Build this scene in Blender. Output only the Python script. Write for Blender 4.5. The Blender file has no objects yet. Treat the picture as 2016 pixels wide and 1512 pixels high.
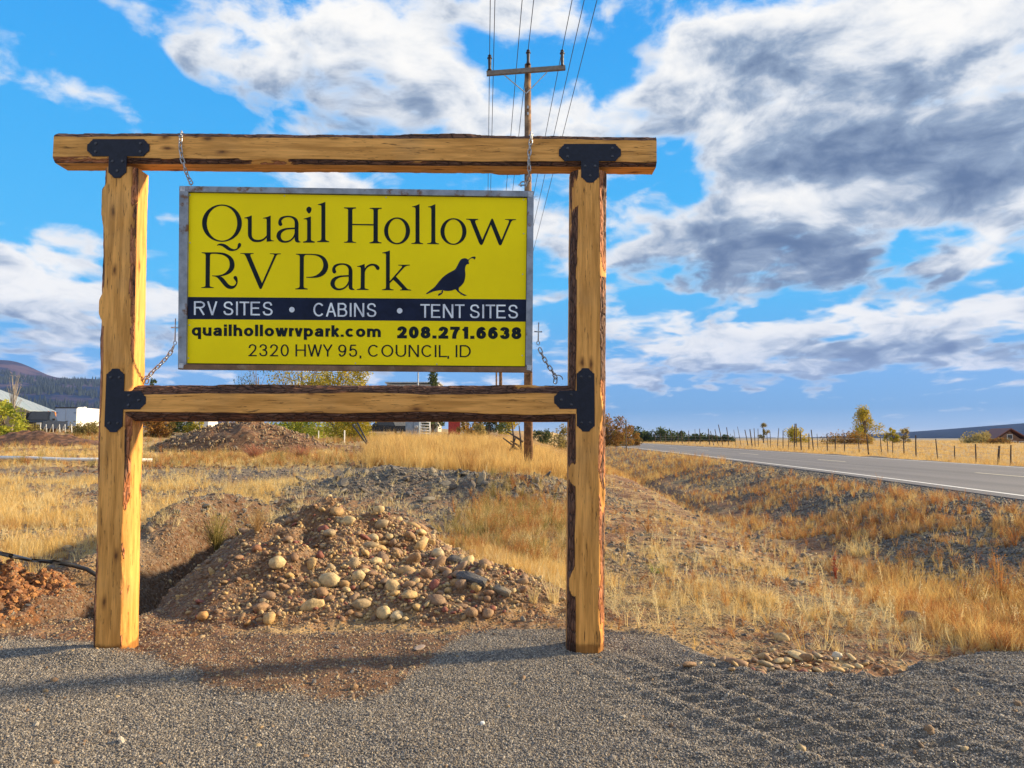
import bpy, math, random
import numpy as np
from mathutils import Vector, Matrix, Euler, noise as mnoise

sc = bpy.context.scene
COL = sc.collection
R = math.radians
# ------------------------------------------------------------------ camera
CAMZ = 1.47; FPX = 1456.0; PITCH = math.atan((860-756)/FPX)
cam = bpy.data.objects.new('camera', bpy.data.cameras.new('camera'))
COL.objects.link(cam); sc.camera = cam
cam.location = (0, 0, CAMZ); cam.rotation_euler = (math.pi/2+PITCH, 0, 0)
cam.data.sensor_width = 36; cam.data.lens = 36*FPX/2016
cam.data.clip_start = .05; cam.data.clip_end = 9000
_F = (0, math.cos(PITCH), math.sin(PITCH)); _U = (0, -math.sin(PITCH), math.cos(PITCH))
def ray(px, py):
    a = (px-1008)/FPX; b = (756-py)/FPX
    return Vector((a, _F[1]+b*_U[1], _F[2]+b*_U[2]))
def at(px, py, Y):
    d = ray(px, py); k = Y/d.y
    return Vector((d.x*k, Y, CAMZ+d.z*k))
# ------------------------------------------------------------------ light
SUN_EL, SUN_AZ = R(21), R(76)           # azimuth measured from +Y (view direction) to +X (right)
sd = Vector((math.sin(SUN_AZ)*math.cos(SUN_EL), math.cos(SUN_AZ)*math.cos(SUN_EL), math.sin(SUN_EL)))
sl = bpy.data.lights.new('sun', 'SUN'); sun = bpy.data.objects.new('sun', sl); COL.objects.link(sun)
sl.energy = 5.0; sl.angle = R(4.5); sl.color = (1.0, .77, .46)
sun.rotation_euler = (-sd).to_track_quat('-Z', 'Y').to_euler(); sun.location = (30, 10, 30)
sc.view_settings.view_transform = 'Standard'; sc.view_settings.look = 'None'
sc.view_settings.gamma = 1; sc.view_settings.exposure = 1.08
sc.view_settings.use_curve_mapping = False
sc.cycles.max_bounces = 6; sc.cycles.transparent_max_bounces = 8

class NT:
    def __init__(s, tree): s.t = tree; s.n = tree.nodes; s.l = tree.links
    def node(s, typ, ins=None, **kw):
        n = s.n.new(typ)
        for k, v in kw.items(): setattr(n, k, v)
        if ins:
            for k, v in ins.items():
                sock = n.inputs[k]
                if isinstance(v, bpy.types.NodeSocket): s.l.new(v, sock)
                else: sock.default_value = v
        return n
    def m(s, op, a, b=0.0, c=None, clamp=False):
        i = {0: a, 1: b}
        if c is not None: i[2] = c
        return s.node('ShaderNodeMath', i, operation=op, use_clamp=clamp).outputs[0]
    def v(s, op, a, b=(0, 0, 0), out=0):
        return s.node('ShaderNodeVectorMath', {0: a, 1: b}, operation=op).outputs[out]
    def mix(s, f, a, b, typ='MIX'):
        n = s.node('ShaderNodeMix', {0: f}, data_type='RGBA', blend_type=typ)
        for k, v in ((6, a), (7, b)):
            if isinstance(v, bpy.types.NodeSocket): s.l.new(v, n.inputs[k])
            else: n.inputs[k].default_value = (*v, 1) if len(v) == 3 else v
        return n.outputs[2]
    def ss(s, x, lo, hi, a=0.0, b=1.0):
        return s.node('ShaderNodeMapRange', {0: x, 1: lo, 2: hi, 3: a, 4: b}, interpolation_type='SMOOTHSTEP').outputs[0]
    def noise(s, vec, scale, detail=4, rough=.55, dist=0., out=0):
        return s.node('ShaderNodeTexNoise', {'Vector': vec, 'Scale': scale, 'Detail': detail, 'Roughness': rough, 'Distortion': dist}).outputs[out]

# ------------------------------------------------------------------ sky: Nishita sky with procedural clouds
w = bpy.data.worlds.new("World"); sc.world = w; w.use_nodes = True
w.cycles.sampling_method = 'MANUAL'; w.cycles.sample_map_resolution = 512
nt = NT(w.node_tree); nt.n.clear()
def pv(px, py):            # a photograph pixel as azimuth / elevation of the sky there
    d = ray(px, py).normalized()
    return math.atan2(d.x, d.y), math.asin(d.z)
# (px, py, half width px, half height px, weight, tilt degrees)
BLOBS = [
 (70,130,150,60,.22,-8),(300,60,170,45,.24,18),(560,110,240,75,.34,10),(760,70,180,70,.32,0),(800,190,210,75,.30,12),
 (640,320,260,60,.10,0),(1060,40,120,60,.24,0),(1215,25,60,40,.24,0),(940,240,90,70,.18,0),(20,240,60,40,.1,0),
 (130,478,75,26,.26,0),(330,440,60,24,.18,0),(140,590,260,75,.34,0),(60,660,240,60,.22,0),
 (1330,170,220,75,.32,-8),(1400,330,150,60,.12,0),(1620,200,360,130,.50,5),(1850,60,300,80,.34,6),(1800,330,330,100,.42,8),(1980,290,160,130,.30,0),
 (1500,480,300,85,.44,7),(1300,450,140,60,.2,0),(1640,400,160,50,.2,0),(1900,480,140,30,.3,-8),(1860,545,60,22,.26,0),(1260,560,170,32,.26,5),
 (1500,650,420,60,.36,0),(1850,620,330,42,.3,-3),(1950,680,300,60,.32,0),(1300,720,220,50,.22,0),(1560,730,260,34,.2,0),
 (1080,430,120,90,.3,0),(700,360,300,40,.2,0),
 (180,330,260,110,-.30,0),(1220,110,90,70,-.18,-40),(1300,320,90,60,-.22,10),(1480,590,340,24,-.2,2),(1920,540,170,26,-.2,0),(30,30,220,60,-.22,0),(360,215,200,55,-.2,15),(1000,110,130,45,-.2,0),(1520,800,500,42,-.35,0)]
GLOOM = [(1520,125,170,40,.5,3),(1880,270,260,80,.62,10),(1600,310,150,50,.34,5),(1560,520,270,55,.75,8),(1420,440,160,50,.3,0),(1850,700,330,50,.35,0),(1400,720,250,30,.25,0),(640,215,220,50,.28,10),(150,660,260,40,.25,0),
 (1900,60,200,50,-.15,0),(700,60,260,60,-.2,8),(1330,150,160,30,-.35,0),(1400,340,150,40,-.35,5),(1650,370,140,26,-.3,0),(1500,620,300,25,-.35,0),(120,560,200,30,-.3,0)]   # where banks hang thick and grey, and where they are thin
def cloud_group(name, fine):
    g = bpy.data.node_groups.new(name, 'ShaderNodeTree')
    g.interface.new_socket('Vector', in_out='INPUT', socket_type='NodeSocketVector')
    g.interface.new_socket('Density', in_out='OUTPUT', socket_type='NodeSocketFloat')
    g.interface.new_socket('Soft', in_out='OUTPUT', socket_type='NodeSocketFloat')
    gn = NT(g); gi = gn.node('NodeGroupInput'); go = gn.node('NodeGroupOutput')
    sep = gn.node('ShaderNodeSeparateXYZ', {0: gi.outputs[0]})
    az = gn.m('ARCTAN2', sep.outputs[0], sep.outputs[1])
    el = gn.m('ARCSINE', gn.m('MINIMUM', gn.m('MAXIMUM', sep.outputs[2], -1.), 1.))
    ae = gn.node('ShaderNodeCombineXYZ', {0: az, 1: el}).outputs[0]
    zz = gn.m('ADD', gn.m('MAXIMUM', sep.outputs[2], 0.0), .16)
    pl = gn.node('ShaderNodeCombineXYZ', {0: gn.m('DIVIDE', sep.outputs[0], zz), 1: gn.m('MULTIPLY', gn.m('DIVIDE', sep.outputs[1], zz), .8), 2: gn.m('MULTIPLY', sep.outputs[2], .6)}).outputs[0]
    nz = gn.v('SUBTRACT', gn.noise(pl, 2.2, 3, .55, out=1), (.5, .5, .5))
    aew = gn.node('ShaderNodeVectorMath', {0: nz, 1: (.16, .07, 0), 2: ae}, operation='MULTIPLY_ADD').outputs[0]
    pw = gn.node('ShaderNodeVectorMath', {0: nz, 1: (.24, .24, .24), 2: pl}, operation='MULTIPLY_ADD').outputs[0]
    soft = gn.noise(pw, 3.6, 3, .52)
    if fine:
        g.interface.new_socket('Gloom', in_out='OUTPUT', socket_type='NodeSocketFloat')
        hf = gn.m('SUBTRACT', gn.noise(gn.v('MULTIPLY', aew, (1, 1.75, 1)), 13., 8, .60), .5)
        hf2 = gn.m('SUBTRACT', gn.noise(gn.v('MULTIPLY', pw, (1, 1.6, 1)), 3.1, 2, .5), .5)
    den = gn.m('MULTIPLY', soft, 1.9)
    den = gn.m('ADD', den, gn.ss(gn.m('ABSOLUTE', az), .75, 1.5, 0, .30))     # the broken cloud goes on round the sky outside the view
    for (bx, by, hw, hh, wt, tilt) in BLOBS:
        a0, e0 = pv(bx, by)
        seq = gn.node('ShaderNodeVectorMath', {0: den, 1: (1e-7, 1e-7, 0), 2: aew}, operation='MULTIPLY_ADD').outputs[0]   # keeps the blobs evaluated one after another
        mp = gn.node('ShaderNodeMapping', {0: seq, 'Location': (a0, e0, 0), 'Rotation': (0, 0, R(-tilt)), 'Scale': (hw/FPX, hh/FPX, 1)}, vector_type='TEXTURE').outputs[0]
        ln = gn.v('LENGTH', mp, out='Value')
        den = gn.m('ADD', den, gn.ss(ln, .1, 1.6, wt*(.86 if wt > 0 else 1), 0))
    gn.l.new(den, go.inputs[1])
    gn.l.new(gn.m('ADD', gn.m('ADD', den, gn.m('MULTIPLY', hf, 1.05)), gn.m('MULTIPLY', hf2, .25)) if fine else den, go.inputs[0])
    if fine:
        gl_ = gn.m('ADD', gn.m('MULTIPLY', hf, 1.7), .42)
        for (bx, by, hw, hh, wt, tilt) in GLOOM:
            a0, e0 = pv(bx, by)
            seq = gn.node('ShaderNodeVectorMath', {0: gl_, 1: (1e-7, 1e-7, 0), 2: aew}, operation='MULTIPLY_ADD').outputs[0]
            mp = gn.node('ShaderNodeMapping', {0: seq, 'Location': (a0, e0, 0), 'Rotation': (0, 0, R(-tilt)), 'Scale': (hw/FPX, hh/FPX, 1)}, vector_type='TEXTURE').outputs[0]
            gl_ = gn.m('ADD', gl_, gn.ss(gn.v('LENGTH', mp, out='Value'), .1, 1.5, wt*.78, 0))
        gn.l.new(gl_, go.inputs[2])
    return g
tc = nt.node('ShaderNodeTexCoord').outputs['Generated']
def dens(vec, fine):
    n = nt.node('ShaderNodeGroup'); n.node_tree = cloud_group('cloud_density', fine); nt.l.new(vec, n.inputs[0]); return n.outputs
dd = dens(tc, True); d0 = dd[0]; s0 = dd[1]
off = nt.node('ShaderNodeVectorMath', {0: d0, 1: (1e-7, 1e-7, 0), 2: nt.v('ADD', tc, (.034, .0, .034))}, operation='MULTIPLY_ADD').outputs[0]
s1 = dens(off, False)[1]
zsep = nt.node('ShaderNodeSeparateXYZ', {0: tc}).outputs[2]
TH = 0.97
cov = nt.ss(d0, TH-.03, TH+.33)
thick = nt.ss(nt.m('ADD', nt.m('MULTIPLY', s0, .6), nt.m('MULTIPLY', d0, .4)), TH+.0, TH+.85)
under = nt.ss(nt.m('SUBTRACT', s1, s0), -.20, .22)
shade = nt.m('ADD', nt.m('MULTIPLY', under, .42), nt.m('MULTIPLY', thick, .34))
shade = nt.m('ADD', shade, nt.m('MULTIPLY', nt.m('SUBTRACT', dd[2], .47), 1.15))
shade = nt.ss(nt.m('MULTIPLY', shade, nt.ss(d0, TH+.0, TH+.32, .35, 1)), -.22, 1.30)
ccol = nt.node('ShaderNodeValToRGB', {0: shade}).outputs[0]
cr = ccol.node.color_ramp
for p, c in ((0.0, (.92, .90, .86)), (.25, (.68, .71, .75)), (.6, (.28, .36, .48)), (1.0, (.085, .14, .26))):
    e = cr.elements.new(p) if p not in (0.0, 1.0) else cr.elements[0 if p == 0.0 else -1]
    e.position = p; e.color = (*c, 1)
sky = nt.node('ShaderNodeTexSky', sky_type='NISHITA', sun_disc=False, sun_elevation=SUN_EL, sun_rotation=SUN_AZ,
              altitude=900, air_density=1.0, dust_density=.6, ozone_density=1.6)
skc = nt.v('SCALE', sky.outputs[0]); skc.node.inputs['Scale'].default_value = .10
skc = nt.node('ShaderNodeHueSaturation', {'Hue': .488, 'Saturation': 1.6, 'Value': 1.15, 'Color': skc}).outputs[0]
# a deep, even blue for a cleaned-up autumn sky, paler to the horizon
grad = nt.node('ShaderNodeValToRGB', {0: nt.m('MAXIMUM', zsep, 0.0)}).outputs[0]
gr = grad.node.color_ramp
gr.elements[0].position = 0; gr.elements[0].color = (.54, .61, .70, 1)
gr.elements[1].position = 1; gr.elements[1].color = (.03, .16, .48, 1)
for p, c in ((.012, (.26, .43, .66)), (.035, (.06, .29, .60)), (.09, (.055, .34, .74)), (.2, (.045, .47, .90)), (.5, (.02, .34, .84))):
    e = gr.elements.new(p); e.color = (*c, 1)
base = nt.mix(.92, skc, grad)
allc = nt.mix(nt.m('MULTIPLY', cov, nt.ss(zsep, .0, .05)), base, ccol)
bg = nt.node('ShaderNodeBackground', {'Color': allc, 'Strength': .54})
# the sky itself carries strength .1 above; clouds and gradient are in the same units
nt.l.new(bg.outputs[0], nt.node('ShaderNodeOutputWorld').inputs[0])

# ------------------------------------------------------------------ helpers
def tag(o, label=None, cat=None, group=None, kind=None):
    if label: o['label'] = label
    if cat: o['category'] = cat
    if group: o['group'] = group
    if kind: o['kind'] = kind
    return o
def link(name, me, mats=None, parent=None, loc=None):
    o = bpy.data.objects.new(name, me); COL.objects.link(o)
    if mats is not None:
        for m_ in (mats if isinstance(mats, (list, tuple)) else [mats]):
            if m_.name not in [q.name for q in me.materials if q]: me.materials.append(m_)
    if parent: o.parent = parent
    if loc is not None: o.location = loc
    return o
def empty(name, loc, label, cat, group=None, rz=0):
    o = bpy.data.objects.new(name, None); COL.objects.link(o); o.location = loc; o.rotation_euler = (0, 0, rz)
    o.empty_display_size = .1
    return tag(o, label, cat, group)
def mesh(name, vs, fs, smooth=False):
    me = bpy.data.meshes.new(name); me.from_pydata([tuple(v) for v in vs], [], fs); 
    if smooth: me.polygons.foreach_set('use_smooth', [True]*len(me.polygons))
    me.update(); return me
class MB:
    def __init__(s): s.v = []; s.f = []
    def add(s, vs, fs):
        o = len(s.v); s.v += [tuple(v) for v in vs]; s.f += [tuple(i+o for i in f) for f in fs]; return s
    def box(s, c, d, M=None):
        x, y, z = d[0]/2, d[1]/2, d[2]/2; c = Vector(c)
        vs = [Vector((sx*x, sy*y, sz*z)) for sx in (-1, 1) for sy in (-1, 1) for sz in (-1, 1)]
        vs = [(M @ v if M else v)+c for v in vs]
        return s.add(vs, [(0, 1, 3, 2), (4, 6, 7, 5), (0, 4, 5, 1), (2, 3, 7, 6), (0, 2, 6, 4), (1, 5, 7, 3)])
    def tube(s, pts, r, n=8, cap=True, closed=False):
        pts = [Vector(p) for p in pts]; m_ = len(pts); rr = r if isinstance(r, (list, tuple)) else [r]*m_
        rings = []; prev = None
        for i, p in enumerate(pts):
            if closed: t = (pts[(i+1) % m_]-pts[i-1]).normalized()
            else: t = (pts[min(i+1, m_-1)]-pts[max(i-1, 0)]).normalized()
            if prev is None:
                u = t.orthogonal().normalized()
            else:
                u = (prev-t*prev.dot(t)); u = u.normalized() if u.length > 1e-6 else t.orthogonal().normalized()
            prev = u; v_ = t.cross(u)
            rings.append([p+(u*math.cos(2*math.pi*k/n)+v_*math.sin(2*math.pi*k/n))*rr[i] for k in range(n)])
        vs = [q for r_ in rings for q in r_]; fs = []
        for i in range(m_ if closed else m_-1):
            j = (i+1) % m_
            for k in range(n): fs.append((i*n+k, i*n+(k+1) % n, j*n+(k+1) % n, j*n+k))
        if cap and not closed: fs += [tuple(range(n))[::-1], tuple((m_-1)*n+k for k in range(n))]
        return s.add(vs, fs)
    def prism(s, poly, Y0, Y1):          # polygon of (x,z) from Y0 (front) to Y1
        n = len(poly); vs = [(x, Y0, z) for x, z in poly]+[(x, Y1, z) for x, z in poly]
        return s.add(vs, [tuple(range(n)), tuple(range(2*n-1, n-1, -1))]+[(i, i+n, (i+1) % n+n, (i+1) % n) for i in range(n)])
    def mesh(s, name, smooth=False): return mesh(name, s.v, s.f, smooth)
    def obj(s, name, mat_, parent=None, smooth=False, loc=None):
        o = link(name, s.mesh(name, smooth), mat_, parent, loc)
        return o

def material(name, col, rough=.8, metal=0., var=.25, vscale=8., bump=.0, bscale=40., col2=None, c2scale=3., c2=(.45, .6), trans=None, rnd=0.):
    m_ = bpy.data.materials.new(name); m_.use_nodes = True; t = NT(m_.node_tree)
    b = t.n['Principled BSDF']; co = t.node('ShaderNodeTexCoord').outputs['Object']
    n1 = t.noise(co, vscale, 5, .6)
    c = t.mix(t.ss(n1, .3, .7), tuple(x*(1-var) for x in col), tuple(min(1, x*(1+var)) for x in col))
    if col2: c = t.mix(t.ss(t.noise(co, c2scale, 6, .65), c2[0], c2[1]), c, col2)
    if rnd:
        oi = t.node('ShaderNodeObjectInfo').outputs['Random']
        c = t.node('ShaderNodeHueSaturation', {'Value': t.ss(oi, 0, 1, 1-rnd, 1+rnd), 'Hue': t.ss(oi, 0, 1, .49, .51), 'Color': c}).outputs[0]
    t.l.new(c, b.inputs['Base Color']); b.inputs['Roughness'].default_value = rough; b.inputs['Metallic'].default_value = metal
    if bump:
        bn = t.node('ShaderNodeBump', {'Strength': bump, 'Distance': .02, 'Height': t.noise(co, bscale, 5, .6)})
        t.l.new(bn.outputs[0], b.inputs['Normal'])
    if trans:
        tr = t.node('ShaderNodeBsdfTranslucent', {'Color': c})
        mx = t.node('ShaderNodeMixShader', {0: trans, 1: b.outputs[0], 2: tr.outputs[0]})
        t.l.new(mx.outputs[0], t.n['Material Output'].inputs[0])
    return m_
def veg_mat(name, c1, c2, c3=None, trans=.35):
    """leaf / straw colour varying per instance (tint) and in space"""
    m_ = bpy.data.materials.new(name); m_.use_nodes = True; t = NT(m_.node_tree); b = t.n['Principled BSDF']
    oi = t.node('ShaderNodeObjectInfo').outputs['Random']
    geo = t.node('ShaderNodeNewGeometry')
    rn = geo.outputs['Random Per Island']
    pos = geo.outputs['Position']
    f = t.m('ADD', t.m('MULTIPLY', oi, .35), t.m('ADD', t.m('MULTIPLY', rn, .4), t.m('MULTIPLY', t.noise(pos, .5, 3), .5)))
    c = t.mix(t.ss(f, .35, .85), c1, c2)
    if c3: c = t.mix(t.ss(t.noise(pos, 1.3, 3), .52, .64), c, c3)
    t.l.new(c, b.inputs['Base Color']); b.inputs['Roughness'].default_value = .7
    b.inputs['Specular IOR Level'].default_value = .2
    tr = t.node('ShaderNodeBsdfTranslucent', {'Color': c})
    mx = t.node('ShaderNodeMixShader', {0: trans, 1: b.outputs[0], 2: tr.outputs[0]})
    t.l.new(mx.outputs[0], t.n['Material Output'].inputs[0])
    return m_

# ------------------------------------------------------------------ terrain height field (numpy)
def _h(ix, iy, s):
    n = (ix*374761393+iy*668265263+s*1442695041) & 0xffffffff
    n = ((n ^ (n >> 13))*1274126177) & 0xffffffff
    return ((n ^ (n >> 16)) & 0xffff)/65535.0
def vnoise(x, y, s=0):
    x = np.asarray(x, float); y = np.asarray(y, float)
    ix = np.floor(x).astype(np.int64); iy = np.floor(y).astype(np.int64); fx = x-ix; fy = y-iy
    fx = fx*fx*fx*(fx*(fx*6-15)+10); fy = fy*fy*fy*(fy*(fy*6-15)+10)
    a = _h(ix, iy, s); b = _h(ix+1, iy, s); c = _h(ix, iy+1, s); d = _h(ix+1, iy+1, s)
    return (a*(1-fx)+b*fx)*(1-fy)+(c*(1-fx)+d*fx)*fy-.5
def fbm(x, y, s=0, o=4, g_=.5):
    r = 0; a = 1; t = 0
    for i in range(o):
        r = r+a*vnoise(x*2**i+i*17.3, y*2**i-i*9.1, s+i); t += a; a *= g_
    return r/t*2
def sm(x, a, b):
    t = np.clip((np.asarray(x, float)-a)/(b-a), 0, 1); return t*t*(3-2*t)
ROADZ = .47
_ry = np.array([-30, 0, 12.5, 18.8, 30, 44, 65, 91, 140, 200, 400, 800, 3000.]); _rx = np.array([5.9, 7.75, 8.65, 9.2, 9.75, 10.3, 10.95, 11.8, 13.8, 17, 30, 60, 240.])
_fy = np.linspace(-30, 420, 1800); _fx = np.interp(_fy, _ry, _rx)
_k = np.ones(41)/41; _fx = np.convolve(np.pad(_fx, 20, 'edge'), _k, 'valid')
def XN(y): y = np.asarray(y, float); return np.where(y < 400, np.interp(y, _fy, _fx), np.interp(y, _ry, _rx))
_Ly = [-10, 5, 8, 10, 15, 20, 30, 45, 60, 85, 200, 600, 3000]; _Lz = [0, 0, .02, .08, .28, .5, .92, 1.42, 1.8, 2.3, 4, 7, 9]
_Fy = [0, 20, 40, 50, 60, 110, 200, 500, 1000, 3000]; _Fz = [-.5, -.5, -.2, .1, .3, .5, .3, -1.5, -2.5, -2.6]
_py = [-9, -3.6, -2.9, -.6, -.2, .4, 1.15, 1.35, 1.8, 2.35, 2.7, 3.6, 6, 9]; _pz = [5.45, 5.45, 5.45, 5.6, 5.75, 5.75, 5.6, 5.0, 4.82, 4.75, 5.0, 5.25, 5.4, 5.4]
def pad_mask(x, y):
    e = np.interp(x, _py, _pz)+.10*fbm(x*2.2, y*2.2, 5)
    return 1-sm(y, e-.05, e+.05)
def patch_mask(x, y):     # brown dirt spilt over the gravel under the sign
    yb = np.interp(x, [-3.2, -2.7, -2.3, -1.9, -1.3, -.75, -.5, -.3, 0], [5.6, 5.1, 4.9, 4.5, 4.2, 4.25, 5.0, 5.6, 5.9])
    return sm(y, yb-.10, yb+.12+.0*x) * sm(y+.35*fbm(x*4, y*4, 9)-yb, -.12, .14)
def pile_h(x, y):
    dx = (x+2.05-.12*fbm(x, y, 33)); dy = y-7.75
    r = np.sqrt(np.where(dx > 0, dx/2.35, dx/1.30)**2+np.where(dy < 0, dy/1.95, dy/1.9)**2)
    h = .66*np.clip(1-r**1.25, 0, 1)
    dx3 = x+2.75; dy3 = y-8.5; h = np.maximum(h, .34*np.clip(1-np.sqrt((dx3/1.0)**2+(dy3/1.5)**2)**1.6, 0, 1)); h = np.maximum(h, .42*np.clip(1-np.sqrt(((x+3.0)/2.0)**2+((y-10.3)/2.5)**2)**3, 0, 1))
    dx2 = x+.55; dy2 = y-6.8; r2 = np.sqrt((dx2/1.15)**2+(dy2/.95)**2)
    return np.maximum(h, .30*np.clip(1-r2**1.6, 0, 1))
def berm_h(x, y):
    return .42*np.exp(-((y-16+.3*fbm(x*.5, 0*x, 4))/1.5)**2)*sm(x, -7, -2)*(1-sm(x, .8, 2.6))*(1+.4*fbm(x*.7, y*.7, 6))+.24*np.exp(-((x-.1)/1.2)**2-((y-14.8)/1.1)**2)
def H(x, y, fine=True):
    x = np.asarray(x, float); y = np.asarray(y, float)
    xn = XN(y)
    L = np.interp(y, _Ly, _Lz); L = L*np.where(y > 40, np.clip(.75+.25*sm(-x, -10, 40), 0, 1.2), 1)
    fd = np.minimum(7.5, 3+.1*np.maximum(y, 0))
    rightw = sm(x, xn-8.2-fd*.6, xn-5.2)
    z = L*(1-rightw)
    rough = .5*fbm(x*.35, y*.35, 1)*.12+fbm(x*1.3, y*1.3, 2)*.035
    # ditch and embankment
    toe = xn-4.4
    dz = -.20*sm(x, toe-1.7, toe-.2)*sm(y, 5.2, 9)
    dz = dz-.22*np.exp(-((x-toe+.3)/.35)**2)*sm(y, 13, 20)
    z = z+dz
    emb = sm(x, toe-.1, xn-1.3)
    z = z*(1-emb)+(ROADZ-.02)*emb
    farf = np.interp(y, _Fy, _Fz); fs = sm(x, xn+7.9, xn+13)
    z = z*(1-fs)+farf*fs
    onroad = sm(x, xn-1.4, xn-.9)*(1-sm(x, xn+7.7, xn+8.3))
    pad = pad_mask(x, y)
    near = 1-sm(y, 60, 200)
    amp = (1-.95*onroad)*(1-.85*pad)*near
    z = z+rough*amp*1.3
    if fine:
        rug = (fbm(x*5, y*5, 7, 4)*.030+fbm(x*14, y*14, 8, 3)*.012)*(1-sm(y, 25, 45))
        z = z+rug*(1-onroad)*(1-.75*pad)
    ph = pile_h(x, y)
    z = z+ph*(1+.42*fbm(x*1.9, y*1.9, 11, 3))*(1-pad)
    z = z+berm_h(x, y)
    # trench beside the left post, its bank, and the lumpy soil heap
    tr = np.exp(-((x+3.40-.10*fbm(y*1.5, 0*y, 12))/.27)**4)*sm(y, 6.0, 6.6)*(1-sm(y, 9.0, 10.2))
    z = z-.42*tr
    z = z+.30*np.exp(-((x+4.08)/.36)**2)*sm(y, 6.4, 7.4)*(1-sm(y, 9.5, 12))
    hr = np.sqrt(((x+4.95)/1.35)**2+((y-6.3)/.75)**2)
    z = z+.50*np.clip(1-hr**2, 0, 1)*(1+1.2*fbm(x*4, y*4, 14, 3))*(1-pad)
    # pad: tyre tracks and raked ripples, little heap at the left post's foot
    if fine:
        rip = sm(x, .2, 1.2)*(1-sm(y, 4.9, 5.4))
        yy = y+.05*fbm(x*1.5, y*1.2, 20)
        z = z+pad*rip*(.010*np.sin(yy*2*math.pi/.105)*(.6+.8*fbm(x*1.1, y*1.6, 21)))
        tl = x+.62*(y-4.0)
        for c_, a_ in ((1.0, .024), (1.42, .026), (1.95, .024), (2.5, .022), (.55, .018), (3.2, .022)):
            dd = tl-c_-.06*fbm(y*1.6, 0*x+c_, 24)
            z = z+pad*rip*a_*(np.exp(-(dd/.07)**2)-.8*np.exp(-((dd-.14)/.08)**2))
        z = z+pad*.012*fbm(x*2.2, y*3.5, 25, 3)
        z = z+pad*patch_mask(x, y)*(.012+.02*fbm(x*6, y*6, 26, 3))
        z = z+.055*np.exp(-(((x+2.86)/.22)**2+((y-5.02)/.16)**2))+.03*np.exp(-(((x+2.2-.0)/.9)**2+((y-4.95)/.25)**2))*0
    return z
def Hs(x, y): return float(H(np.array([x]), np.array([y]))[0])
def gp(px, py, z0=0.):
    """ground point seen at a photograph pixel"""
    d = ray(px, py); ts = np.geomspace(1.5, 900, 2500)
    X = d.x*ts; Y = d.y*ts; Z = CAMZ+d.z*ts; hh = H(X, Y, False)
    i = np.argmax(Z < hh) if (Z < hh).any() else len(ts)-1
    return Vector((X[i], Y[i], Hs(X[i], Y[i])))

def grid_rows():
    ys = list(np.arange(-12, 1.6, .35)); y = 1.6
    while y < 6.6: ys.append(y); y += .0165
    while y < 22: ys.append(y); y *= 1.0037
    while y < 110: ys.append(y); y *= 1.010
    while y < 3400: ys.append(y); y *= 1.04
    return np.array(ys)
ys = grid_rows(); NC = 620
u = np.linspace(-1, 1, NC); u = np.sign(u)*np.abs(u)**1.12
GX = u[None, :]*(np.clip(np.abs(ys), 2.0, None)[:, None]*.98+1.8); GY = np.repeat(ys[:, None], NC, 1)
GZ = H(GX, GY)
xn = XN(GY)
under = sm(GX, xn-.55, xn-.45)*(1-sm(GX, xn+7.5, xn+7.6))
GZ = GZ-under*.06
PAD = pad_mask(GX, GY); PAT = patch_mask(GX, GY)*PAD
cl_ = sm
def C(a): return np.array(a, float)[None, None, :]
def lerp(a, b, t): return a+(b-a)*t[..., None]
n1 = fbm(GX*1.1, GY*1.1, 40); n2 = fbm(GX*6, GY*6, 41); n3 = fbm(GX*.25, GY*.25, 42); n4 = fbm(GX*25, GY*25, 43, 2)
soil = lerp(C((.155, .070, .032))+0*GX[..., None], C((.27, .145, .070)), sm(n2+.5*n1, -.5, .6))
straw = lerp(C((.42, .29, .11))+0*GX[..., None], C((.55, .42, .19)), sm(n2, -.4, .5))
col = lerp(soil, straw, np.clip(.50*sm(n1+.7*n2, -.2, .5)*np.ones_like(GX), 0, 1))
# left field: mostly straw
lf = sm(-GX, 2.6, 4.2)*sm(GY, 8.5, 10)
col = lerp(col, straw, .75*lf*cl_(fbm(GX*.8, GY*.6, 60), -.3, .15))
# gravelly track and the brown plateau behind the pile
trk = (1-sm(GX, 1.8, 3.0))*sm(GY, 15.5, 17.0)*(1-sm(GY, 20.5, 22.5))
col = lerp(col, C((.15, .125, .105)), .85*trk)
plat = (1-sm(np.abs(GX+1.8), 2.2, 3.6))*sm(GY, 7.0, 8.4)*(1-sm(GY, 17, 18))
col = lerp(col, lerp(soil, C((.13, .10, .08))+0*soil, sm(n1, -.3, .3)), .9*plat)
col = lerp(col, C((.11, .105, .095)), np.clip(berm_h(GX, GY)*3.2, 0, 1)*sm(n2, -.6, .2)*.9)
pl_ = sm(pile_h(GX, GY), .02, .10); col = lerp(col, lerp(C((.135, .070, .036))+0*soil, C((.22, .13, .07)), sm(n2, -.4, .5)), pl_)
hp = np.clip(1-((GX+4.95)/1.5)**2-((GY-6.25)/.8)**2, 0, 1); col = lerp(col, lerp(C((.30, .13, .05))+0*soil, C((.16, .075, .035)), sm(n2, -.3, .5)), sm(hp, .0, .3))
tre = (1-sm(np.abs(GX+3.40), .3, .6))*sm(GY, 5.6, 6.4)*(1-sm(GY, 9.5, 11)); col = lerp(col, C((.12, .065, .035)), tre*.9)
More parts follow.
